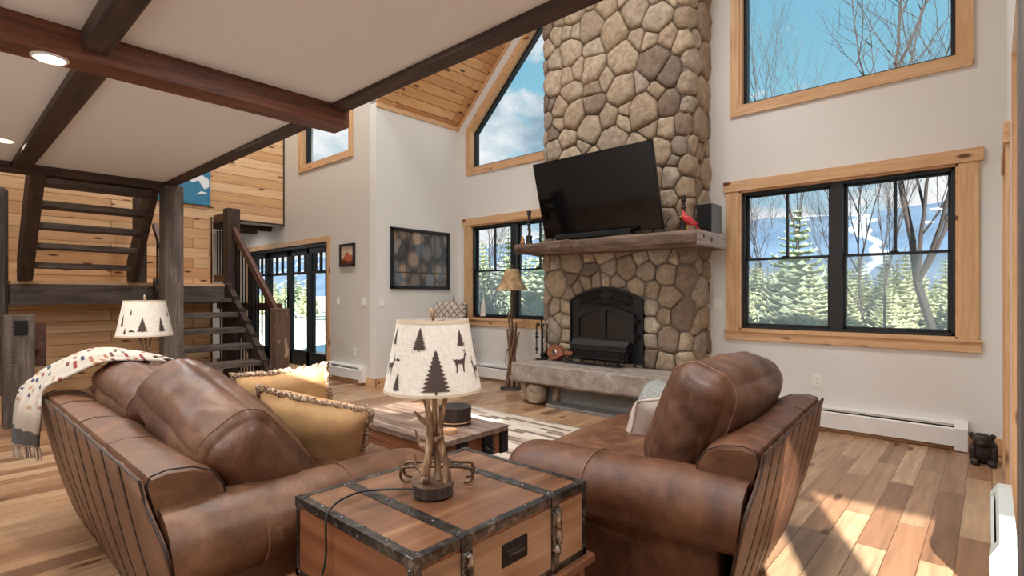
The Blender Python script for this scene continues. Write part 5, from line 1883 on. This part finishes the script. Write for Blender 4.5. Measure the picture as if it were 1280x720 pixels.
# ---------------------------------------------------------------- patterned chair in the corner
def slipper_chair():
    x, y = -5.61, 4.74
    t = thing('accent_chair', 'diamond-patterned armless chair in the corner by the left window', 'chair', (x, y, 0), R(14))
    m = MB(); m.soft(.26, .25, .08, .05, 10, (0, .01, .02), M=TR(0, -.05, .40)); m.build('seat', M['diamond'], t, world=False, smooth=70)
    m = MB(); m.soft(.255, .055, .30, .045, 12, (0, .02, .0), M=TR(0, .21, .80) @ RX(-8)); m.build('backrest', M['diamond'], t, world=False, smooth=70)
    m = MB(); m.box(-.25, .25, .275, .29, .42, 1.08, .006); m.build('back_shell', M['dark_z'], t, world=False)
    for sx in (-1, 1):
        for yy in (-.25, .18):
            m = MB(); m.tube([(sx * .21, yy, .33), (sx * .22, yy + (.03 if yy > 0 else -.02), 0)], [.022, .014], 8); m.build('leg', M['dark_z'], t, world=False, smooth=50)
    return t
slipper_chair()
m = MB()
rn = random.Random(9)
for k in range(6):
    bx, by = -5.90 + rn.uniform(-.02, .02), 5.28 + rn.uniform(-.02, .02)
    m.tube(bez([(bx, by, 0.0), (bx + rn.uniform(0, .05), by - rn.uniform(0, .04), .5), (bx + rn.uniform(0.0, .09), by - rn.uniform(0.0, .09), rn.uniform(.95, 1.22))], 5), [.012 - .0008 * i for i in range(11)], 6)
tag(m.build('twig_bundle', M['dark_z'], smooth=50), 'thin dark bundle of twigs in the corner behind the patterned chair', 'decoration')
# figurine on the sill of the left window
m = MB()
m.lathe([(0, 0), (.05, 0), (.052, .02), (.035, .05), (.045, .08), (.03, .12), (.036, .15), (.02, .19), (.024, .215), (.008, .26), (0, .28)], 14, (-5.47, 5.425, W2[2] + .037)); tag(m.build('sill_figurine', M['ivory'], smooth=50), 'pale tree-shaped figurine on the sill of the left window', 'figurine')

# ---------------------------------------------------------------- wall things
t = thing('framed_picture', 'large black framed picture of a stone wall on the bay side wall', 'picture', (XL, 4.668, 1.28))
y0, y1, z0, z1 = 4.153, 5.183, 1.282, 2.114
m = MB()
for b in ((y0, y0 + .045, z0, z1), (y1 - .045, y1, z0, z1), (y0, y1, z0, z0 + .045), (y0, y1, z1 - .045, z1)):
    m.box(XL + .001, XL + .035, b[0], b[1], b[2], b[3], .005)
m.build('frame', M['plastic'], t)
g = G('picture_abstract')
v = g.swz(g.obj(), 'yzx')
vo = g.n('ShaderNodeTexVoronoi', {'Vector': g.scale(v, (5.5, 4.5, 0)), 'Scale': 1.0}, voronoi_dimensions='2D')
nz = g.noise(g.scale(v, (13, 3.2, 1)), 1.8, 6, .7, .9)
r1 = g.ramp(g.n('ShaderNodeSeparateColor', {0: vo.outputs['Color']}).outputs[0], [(0, lin(56, 52, 50)), (.3, lin(150, 128, 108)), (.5, lin(82, 84, 88)), (.7, lin(176, 154, 132)), (.9, lin(98, 108, 118))])
r2 = g.ramp(nz, [(.3, lin(34, 36, 40)), (.45, lin(74, 84, 94)), (.58, lin(128, 140, 150)), (.7, lin(190, 192, 190))])
sx = g.n('ShaderNodeSeparateXYZ', {0: v}).outputs[0]
fac = g.ramp(g.math('ADD', g.math('SUBTRACT', sx, 4.15), g.math('MULTIPLY', nz, .35)), [(.28, (0, 0, 0)), (.5, (1, 1, 1))])
col = g.mix(fac, r1, r2)
col = g.mix(g.math('MULTIPLY', g.ramp(vo.outputs['Distance'], [(.35, (0, 0, 0)), (.6, (.75, .75, .75))]), g.math('SUBTRACT', 1.0, fac)), col, lin(36, 34, 34))
m = MB(); m.box(XL + .001, XL + .014, y0 + .04, y1 - .04, z0 + .04, z1 - .04); m.build('print', g.out(col, .25), t)
m = MB()
for yy in (4.42, 4.66, 4.92): m.box(XL + .014, XL + .0155, yy - .006, yy + .006, z0 + .045, z1 - .045)
m.box(XL + .014, XL + .0155, y0 + .045, y1 - .045, 1.505, 1.518)
m.build('print_bars', plain('print_dark', lin(54, 52, 52), .4), t)
t = thing('small_picture', 'small framed orange desert picture on the taupe wall beside the sliding door', 'picture', (-6.64, YD, 1.6))
x0, x1, z0, z1 = -6.83, -6.45, 1.60, 1.915
m = MB()
for b in ((x0, x0 + .03, z0, z1), (x1 - .03, x1, z0, z1), (x0, x1, z0, z0 + .03), (x0, x1, z1 - .03, z1)): m.box(b[0], b[1], YD - .03, YD - .001, b[2], b[3], .004)
m.build('frame', M['plastic'], t)
m = MB(); m.box(x0 + .025, x1 - .025, YD - .012, YD - .001, z0 + .025, z1 - .025)
m.m = 1; m.prism([(x0 + .03, 1.70), (x0 + .1, 1.72), (x0 + .14, 1.79), (x0 + .2, 1.80), (x0 + .24, 1.76), (x1 - .03, 1.74), (x1 - .03, 1.63), (x0 + .03, 1.63)], 'y', YD - .014, YD - .012)
m.m = 2; m.prism([(x0 + .03, 1.63), (x1 - .03, 1.63), (x1 - .03, 1.68), (x0 + .2, 1.67), (x0 + .12, 1.70), (x0 + .03, 1.69)], 'y', YD - .016, YD - .014)
m.build('print', [plain('sky_peach', lin(214, 190, 170), .6, var=.1, bs=40), plain('desert_orange', lin(186, 98, 54), .6, var=.2, bs=60), plain('desert_brown', lin(96, 46, 30), .6, var=.2, bs=60)], t)


def switch(name, label, p, axis, w=.075, h=.115, outlet=False, n=1):
    cat = 'outlet' if outlet else 'light switch'
    t = thing(name, label, cat, p)
    x, y, z = p
    def bx(m, a0, a1, d0, d1, c0, c1, b=.002):
        if axis == 'y': m.box(x + a0, x + a1, y - d1, y - d0, z + c0, z + c1, b)
        else: m.box(x + d0, x + d1, y + a0, y + a1, z + c0, z + c1, b)
    m = MB(); bx(m, -w / 2, w / 2, .0005, .007, -h / 2, h / 2, .003); m.build('plate', M['whitep'], t)
    if outlet:
        for dz in (-.022, .022):
            m = MB(); bx(m, -.017, .017, .006, .009, dz - .015, dz + .015, .003); o = m.build('socket', M['whitep'], t)
            m = MB(); bx(m, -.008, -.005, .0085, .0095, dz - .005, dz + .006, 0); bx(m, .005, .008, .0085, .0095, dz - .005, dz + .006, 0); m.build('slot', M['plastic'], o)
    else:
        for k in range(n):
            a = (k - (n - 1) / 2) * .046
            m = MB(); bx(m, a - .016, a + .016, .006, .010, -.033, .033, .003); m.build('rocker', M['whitep'], t)
switch('light_switch', 'white switch beside the sliding door casing on the taupe wall', (-6.90, YD, 1.115), 'y')
switch('light_switch', 'double white switch near the outer corner of the taupe wall', (-6.24, YD, 1.11), 'y', .12, n=2)
switch('light_switch', 'white switch under the large picture on the bay side wall', (XL, 4.03, 1.11), 'x')
switch('light_switch', 'white switch between the chimney and the right window', (-2.06, YF, 1.115), 'y', .10, n=2)
switch('wall_outlet', 'white outlet on the taupe wall above the short heater', (-6.46, YD, .42), 'y', outlet=True)
switch('wall_outlet', 'white outlet under the right window above the long heater', (-1.165, YF, .43), 'y', outlet=True)
switch('wall_outlet', 'white outlet with a plug beside the twig floor lamp', (-4.92, YF, .47), 'y', outlet=True)
m = MB(); m.box(-4.935, -4.905, YF - .035, YF - .0095, .435, .465, .004); m.tube(bez([(-4.92, YF - .035, .45), (-4.92, YF - .05, .40), (-4.88, YF - .12, .28), (-4.75, 5.2, .24), (-4.62, 5.10, .12), (-4.60, 5.06, .03)], 6), .004, 6)
tag(m.build('plug_cord', M['cord'], smooth=50), 'black plug and cord running to the twig floor lamp', 'cord')


def heater(label, kind, a0, a1, mat=None, h=.215, z0=.02):
    """baseboard heater; kind 'far','slider','right'"""
    mat = mat or M['white']
    if kind == 'right':
        def P(a, d, z): return (XR - d, a, z)
    elif kind == 'slider':
        def P(a, d, z): return (a, YD - d, z)
    elif kind == 'left':
        def P(a, d, z): return (XL + d, a, z)
    else:
        def P(a, d, z): return (a, YF - d, z)
    t = thing('baseboard_heater', label, 'heater', P((a0 + a1) / 2, 0, 0))
    prof = [(.016, z0), (.078, z0 + .02), (.078, h - .055), (.068, h - .045), (.068, h - .05), (.072, h - .055), (.072, z0 + .024), (.016, z0 + .006)]
    m = MB()
    m.loft([[P(a, d, z) for d, z in prof] for a in (a0, a1)])
    m.loft([[P(a, d, z) for d, z in [(.002, z0), (.008, z0), (.008, h - .01), (.05, h - .008), (.058, h - .022), (.062, h - .020), (.052, h), (.002, h)]] for a in (a0, a1)])
    m.build('cover', mat, t)
    m = MB(); m.loft([[P(a, d, z) for d, z in [(.008, z0 + .03), (.066, z0 + .03), (.06, h - .045), (.008, h - .03)]] for a in (a0 + .01, a1 - .01)]); m.build('fin_core', M['plastic'], t)
    m = MB(); m.loft([[P(a, d, z) for d, z in [(.05, h - .030), (.058, h - .036), (.060, h - .030), (.052, h - .024)]] for a in (a0 + .01, a1 - .01)]); m.build('louvre', mat, t)
    for a, b in ((a0 - .005, a0 + .075), (a1 - .075, a1 + .005)):
        m = MB(); m.loft([[P(q, d, z) for d, z in [(.002, z0 - .012), (.081, z0 - .012), (.083, h - .05), (.062, h - .012), (.053, h + .004), (.002, h + .004)]] for q in (a, b)]); m.build('end_cap', mat, t)
    return t
heater('long white baseboard heater under the right window', 'far', -1.85, -.14, h=.225)
heater('white baseboard heater under the left window behind the twig lamp', 'far', -5.80, -4.08, h=.225)
heater('short white baseboard heater at the foot of the taupe wall by the sliding door', 'slider', -7.06, -6.18, h=.25, z0=.05)
heater('pale greenish heater along the right wall at the picture edge', 'right', 2.75, 3.64, M['greenwhite'], h=.245, z0=.02)

# dark animal statue by the door
t = thing('animal_statue', 'small dark bear-like statue on the floor in the right corner', 'statue', (-.035, 5.07, 0))
x, y = -.045, 5.08
m = MB()
m.soft(.075, .085, .085, .06, 10, M=TR(x, y + .02, .085), wr=.008, ws=12, seed=2)
m.soft(.055, .05, .05, .04, 8, M=TR(x - .008, y - .035, .168), wr=.004, ws=12, seed=5)
m.soft(.024, .03, .022, .018, 6, M=TR(x - .012, y - .088, .155))
for s in (-1, 1):
    m.soft(.016, .012, .03, .008, 6, M=TR(x + s * .052 - .008, y - .02, .185) @ RY(s * 28))
    m.soft(.026, .05, .022, .018, 6, M=TR(x + s * .045, y - .075, .022)); m.soft(.02, .025, .05, .016, 6, M=TR(x + s * .058, y - .045, .075))
m.build('body', M['statue'], t, smooth=70)
# ---------------------------------------------------------------- outside
GZ = -.7
g = G('winter_ground')
o = g.obj()
nz = g.noise(o, .35, 5, .65)
M['ground'] = g.out(g.ramp(nz, [(.36, lin(168, 158, 130)), (.5, lin(206, 204, 194)), (.62, lin(240, 242, 246))]), .9)
m = MB(); m.add([(-900, 5.57, GZ), (500, 5.57, GZ), (500, 900, GZ), (-900, 900, GZ), (-900, -60, GZ - .01), (-11.3, -60, GZ - .01), (-11.3, 5.57, GZ - .01), (-900, 5.57, GZ - .01)], [(0, 1, 2, 3), (4, 5, 6, 7)])
m.box(-11.3, -6.1, 4.13, 5.9, GZ, -.06)
struct('ground', m, M['ground'])
g = G('ski_hill')
o = g.obj()
nz = g.noise(g.scale(o, (.012, .012, .02)), 1, 6, .65)
base = g.ramp(nz, [(.3, lin(52, 76, 100)), (.7, lin(84, 106, 128))])  # blue of the distance haze is put into the forest colour
sp = g.n('ShaderNodeSeparateXYZ', {0: o})
w = g.math('SINE', g.math('ADD', g.math('ADD', g.math('MULTIPLY', sp.outputs[0], .045), g.math('MULTIPLY', sp.outputs[2], .035)), g.math('MULTIPLY', g.noise(g.scale(o, (.008, .008, .008)), 1, 3), 9)))
trail = g.math('MULTIPLY', g.ramp(w, [(.93, (0, 0, 0)), (.975, (1, 1, 1))]), g.math('GREATER_THAN', sp.outputs[2], 18))
M['hill'] = g.out(g.mix(trail, base, lin(150, 160, 170)), .95)
def hill(u, v):
    x = -1700 + 2000 * u
    crest = 108 + 5 * math.sin(x * .012 + 1.2) + noise.noise(Vector((x * .006, 0, 0))) * 10
    z = crest * math.sin(min(1, v * 1.25) * PI / 2) if v < .8 else crest - (v - .8) * 200
    y = 480 + 400 * v
    return (x, y, GZ + z + noise.noise(Vector((x * .02, y * .02, 3))) * 3.5 * min(1, v * 3))
m = MB(); m.grid(hill, 110, 22)
o = struct('hill', m, M['hill'], 'distant blue ski hill with white trails seen through the right window', 'mountain', smooth=80)

M['needle'] = plain('conifer_needles', lin(182, 188, 150), .8, var=.3, bs=14)
M['needle2'] = plain('conifer_needles_dark', lin(140, 156, 130), .8, var=.3, bs=14)
M['treebark'] = plain('grey_tree_bark', lin(48, 43, 41), .9, var=.25, bs=20)


def conifer(seed, h, mat):
    rn = random.Random(seed)
    t = thing('conifer', None, None)
    m = MB(); m.tube([(0, 0, 0), (0.01, 0, h * .5), (0, 0, h)], [h * .016, h * .010, .006], 7); m.build('trunk', M['treebark'], t, smooth=60)
    m = MB()
    nw = 21
    for k in range(nw):
        f = k / (nw - 1)
        z = h * (.06 + .93 * f)
        L = h * .26 * (1 - f) ** .85 + .05
        nb = 13 if f < .7 else 8
        for b in range(nb):
            a = 2 * PI * (b + rn.random() * .6) / nb + k
            l = L * rn.uniform(.6, 1.25)
            ca, sa = math.cos(a), math.sin(a)
            def P(r, w, dz): return Vector((ca * r - sa * w, sa * r + ca * w, z + dz))
            up = .16 * l
            wd = .26 * l + .025
            vs = []
            for q, (r, ww, dz) in enumerate(((0, .015, 0), (.35, .75, .05), (.6, .45, .07), (.7, 1.0, .06), (.85, .4, .10), (.92, .6, .12), (1.0, .04, .22))):
                j = rn.uniform(-.03, .03) * l
                vs += [P(l * r, -ww * wd, dz * l + up * r + j), P(l * r, 0, dz * l + up * r + .05 * l + j), P(l * r, ww * wd, dz * l + up * r + j), P(l * r, 0, dz * l + up * r - .05 * l + j)]
            fs = []
            for q in range(6):
                for e in range(4):
                    fs.append([q * 4 + e, q * 4 + (e + 1) % 4, (q + 1) * 4 + (e + 1) % 4, (q + 1) * 4 + e])
            m.add(vs, fs)
    m.build('foliage', mat, t)
    return t


def bare_tree(seed, h, r, spread=.5, n0=3):
    rn = random.Random(seed)
    t = thing('bare_tree', None, None)
    m = MB(); tr = MB()

    def grow(mb, p, d, L, r, depth):
        n = 4
        pts = [p]
        q = p.copy()
        dd = d.copy()
        for i in range(n):
            dd = (dd + Vector((rn.uniform(-1, 1), rn.uniform(-1, 1), rn.uniform(-.3, .7))) * .16).normalized()
            q = q + dd * L / n
            pts.append(q.copy())
        mb.tube(pts, [r * (1 - .38 * i / n) for i in range(n + 1)], 6 if depth < 2 else 4, cap=False)
        if depth >= 5 or r < .003: return
        k = rn.choice((2, 3, 3)) if depth else n0
        for b in range(k):
            i = rn.randint(2, n)
            ax = Vector((rn.uniform(-1, 1), rn.uniform(-1, 1), rn.uniform(0, .3))).normalized()
            nd_ = (dd * (1 - spread * .6) + ax * spread).normalized()
            nd_.z = max(nd_.z, -.05)
            grow(m, pts[i], nd_, L * rn.uniform(.58, .82), r * rn.uniform(.42, .6), depth + 1)
        grow(m, pts[-1], (dd + Vector((rn.uniform(-.2, .2), rn.uniform(-.2, .2), .2))).normalized(), L * .72, r * .6, depth + 1)
    grow(tr, Vector((0, 0, 0)), Vector((0, 0, 1)), h * .42, r, 0)
    tr.build('trunk', M['treebark'], t, smooth=60)
    m.build('branches', M['treebark'], t, smooth=60)
    return t


protoC = [conifer(1, 3.0, M['needle']), conifer(2, 3.0, M['needle2']), conifer(3, 3.0, M['needle'])]
usedC = set()


def put(protos, used, k, x, y, sc, label, cat, group):
    o = protos[k] if k not in used else copy_tree(protos[k])
    used.add(k)
    o.location = (x, y, GZ)
    o.rotation_euler = (0, 0, random.uniform(0, 6))
    o.scale = (sc, sc, sc * random.uniform(.92, 1.1))
    tag(o, label, cat, group)
    return o


rn = random.Random(21)
pts = []
while len(pts) < 104:
    y = rn.uniform(17, 32)
    x = rn.uniform(-.50, .02) * y + rn.uniform(-.6, .9)
    if all(math.hypot(x - a, y - b) > .95 for a, b in pts): pts.append((x, y))
for x, y in sorted(pts, key=lambda p: p[1]):
    put(protoC, usedC, rn.choice((0, 0, 1, 2)), x, y, rn.uniform(.62, 1.02) * (1 + (y - 17) * .028), 'pale green young conifer in the thicket outside the right window', 'tree', 'young conifers outside the right window')
put(protoC, usedC, 1, -4.45, 18.0, 1.55, 'taller single conifer standing above the thicket in the left half of the right window', 'tree', None)
pts = []
while len(pts) < 22:
    y = rn.uniform(16, 28)
    x = -y * rn.uniform(.78, 1.12)
    if all(math.hypot(x - a, y - b) > 1.3 for a, b in pts): pts.append((x, y))
for x, y in pts:
    put(protoC, usedC, rn.choice((0, 1, 2)), x, y, rn.uniform(1.1, 1.7), 'conifer outside the window left of the chimney', 'tree', 'conifers outside the left window')
pts = []
while len(pts) < 12:
    y = rn.uniform(19, 28)
    x = -y * rn.uniform(1.5, 2.6)
    if all(math.hypot(x - a, y - b) > 2.2 for a, b in pts): pts.append((x, y))
for x, y in pts:
    put(protoC, usedC, rn.choice((0, 1, 2)), x, y, rn.uniform(.8, 1.3), 'conifer beyond the snow outside the sliding door', 'tree', 'conifers outside the sliding door')
protoB = [bare_tree(4, 8.5, .10, .55), bare_tree(8, 8.5, .075, .42, 3), bare_tree(15, 8.0, .045, .36, 2)]
usedB = set()
put(protoB, usedB, 0, -1.05, 17.6, 1.2, 'large bare tree with spreading branches in the right half of the upper right window', 'tree', None)
put(protoB, usedB, 1, -3.0, 19.5, .72, 'bare tree with a dark straight trunk just right of the right window mullion', 'tree', None)
put(protoB, usedB, 2, -4.3, 18.2, 1.05, 'thin bare tree in the middle of the upper right window', 'tree', None)
put(protoB, usedB, 1, .3, 22.0, .75, 'bare tree at the right edge of the right window', 'tree', None)
put(protoB, usedB, 2, -2.05, 15.5, .8, 'slim pale bare trunk in the lower middle of the right window', 'tree', None)
put(protoB, usedB, 0, -15.6, 16.2, .6, 'bare tree in the left sash of the window left of the chimney', 'tree', None)
put(protoB, usedB, 1, -13.2, 16.8, .6, 'bare tree seen in the window strip between lamp shade and chimney', 'tree', None)
for k in range(5):
    y = 25 + 3.6 * k
    put(protoB, usedB, rn.choice((1, 2)), -y * (.40, .12, .30, .2, .36)[k], y, rn.uniform(.7, .95), 'far bare tree behind the thicket outside the right window', 'tree', 'far bare trees outside the right window')
# firewood-grey porch posts and snow bank outside the sliding door
g = G('snow')
M['snow'] = g.out(lin(238, 242, 248), .8)
g.bump(g.noise(g.obj(), 3, 4), .5, .05)
m = MB()
m.grid(lambda u, v: (-24 + 17 * u, 6.2 + 5 * v, GZ + .02 + .55 * math.sin(PI * v) * (.6 + .5 * noise.noise(Vector((u * 7, v * 3, 0))))), 40, 16)
o = m.build('snow_bank', M['snow'], smooth=80); tag(o, 'snow bank outside the sliding door', 'snow', None, 'stuff')

# ---------------------------------------------------------------- sky, sun, recessed lights, added fill lights, camera
w = bpy.data.worlds.new('sky')
bpy.context.scene.world = w
w.use_nodes = True
nt = w.node_tree
for n_ in list(nt.nodes): nt.nodes.remove(n_)
class GW(G):
    def __init__(s, nt): s.nt = nt
g = GW(nt)
d = g.n('ShaderNodeTexCoord').outputs['Generated']
sp = g.n('ShaderNodeSeparateXYZ', {0: d})
z = sp.outputs[2]
sky = g.ramp(z, [(0, lin(206, 228, 240)), (.14, lin(176, 214, 232)), (.34, lin(140, 200, 224)), (.75, lin(96, 172, 208))])
cl = g.noise(g.scale(d, (2.6, 2.6, 4.2), loc=(.35, .1, .2)), 1.55, 7, .56, .35)
bias = g.math('SUBTRACT', g.math('MULTIPLY', sp.outputs[0], -.30), g.math('MULTIPLY', z, .36))
den = g.math('ADD', cl, bias)
mask = g.ramp(den, [(.50, (0, 0, 0)), (.545, (1, 1, 1))])
sh = g.noise(g.scale(d, (4, 4, 7), loc=(2, 0, 1)), 1.4, 5, .55, .2)
ccol = g.ramp(sh, [(.46, lin(252, 253, 254)), (.56, lin(212, 227, 235)), (.70, lin(146, 176, 194))])
col = g.mix(mask, sky, ccol)
bg = g.n('ShaderNodeBackground', {'Color': col, 'Strength': 1.0})
out = g.n('ShaderNodeOutputWorld', {'Surface': bg.outputs[0]})

SUN_H = Vector((.43, -.90, 0)).normalized()
sd = Vector((SUN_H.x, SUN_H.y, .43)).normalized()
l = bpy.data.lights.new('sun', 'SUN')
l.energy = 22; l.angle = R(.6); l.color = (1, .95, .88)
o = bpy.data.objects.new('sun', l); C.objects.link(o)
o.rotation_euler = sd.to_track_quat('Z', 'Y').to_euler()
o.location = (6, -10, 6)

recessed(-3.28, .39, 2.315, 'recessed light set in the red-brown beam', .072, 14)
recessed(-5.9, .41, ZS, 'recessed light in the ceiling panel left of the narrow crossbeam', .085, 14)


def area(name, x, y, z, sx, sy, e, col=(1, .985, .965), rot=(0, 0, 0)):
    l = bpy.data.lights.new(name, 'AREA')
    l.shape = 'RECTANGLE'; l.size = sx; l.size_y = sy; l.energy = e; l.color = col
    o = bpy.data.objects.new(name, l); C.objects.link(o)
    o.location = (x, y, z); o.rotation_euler = rot
    return o


for x in (-5.2, -2.9, -.9):
    area('great_room_fill', x, 2.6, 6.4, 1.2, .6, 76)  # unseen fill lights added to brighten the great room, no fixtures
area('stair_fill', -7.9, 2.4, 6.3, .8, .8, 52)  # added fill above the stairwell, out of view, no fixture
for x, y in ((-.8, -.5), (-2.2, -.5), (1.6, .9), (-4.8, -.5), (-.6, 1.2), (-2.3, 1.2), (-4.8, 1.3)):
    area('loft_underside_fill', x, y, ZS - .005, .12, .12, 21, (.94, .975, 1))  # extra fill added under the loft, bare area lights without fixtures
area('passage_fill', -9.6, 3.3, 2.3, .3, .3, 8)  # unseen area light added in the passage, without a fixture

cam = bpy.data.cameras.new('camera')
co = bpy.data.objects.new('camera', cam); C.objects.link(co)
co.location = (0, 0, 1.2)
co.rotation_euler = (R(90), 0, math.atan2(600, 663))
cam.sensor_width = 36
cam.lens = 663 / 1280 * 36
cam.shift_y = 9 / 1280
cam.clip_start = .03
cam.clip_end = 3000
sc = bpy.context.scene
sc.camera = co
sc.view_settings.view_transform = 'Standard'
sc.view_settings.look = 'None'
sc.view_settings.gamma = 1
sc.view_settings.use_curve_mapping = False
sc.view_settings.exposure = 0
sc.cycles.use_denoising = True
sc.cycles.max_bounces = 8
sc.cycles.diffuse_bounces = 5
sc.cycles.transparent_max_bounces = 24
sc.cycles.sample_clamp_indirect = 6
sc.cycles.caustics_reflective = False
sc.cycles.caustics_refractive = False
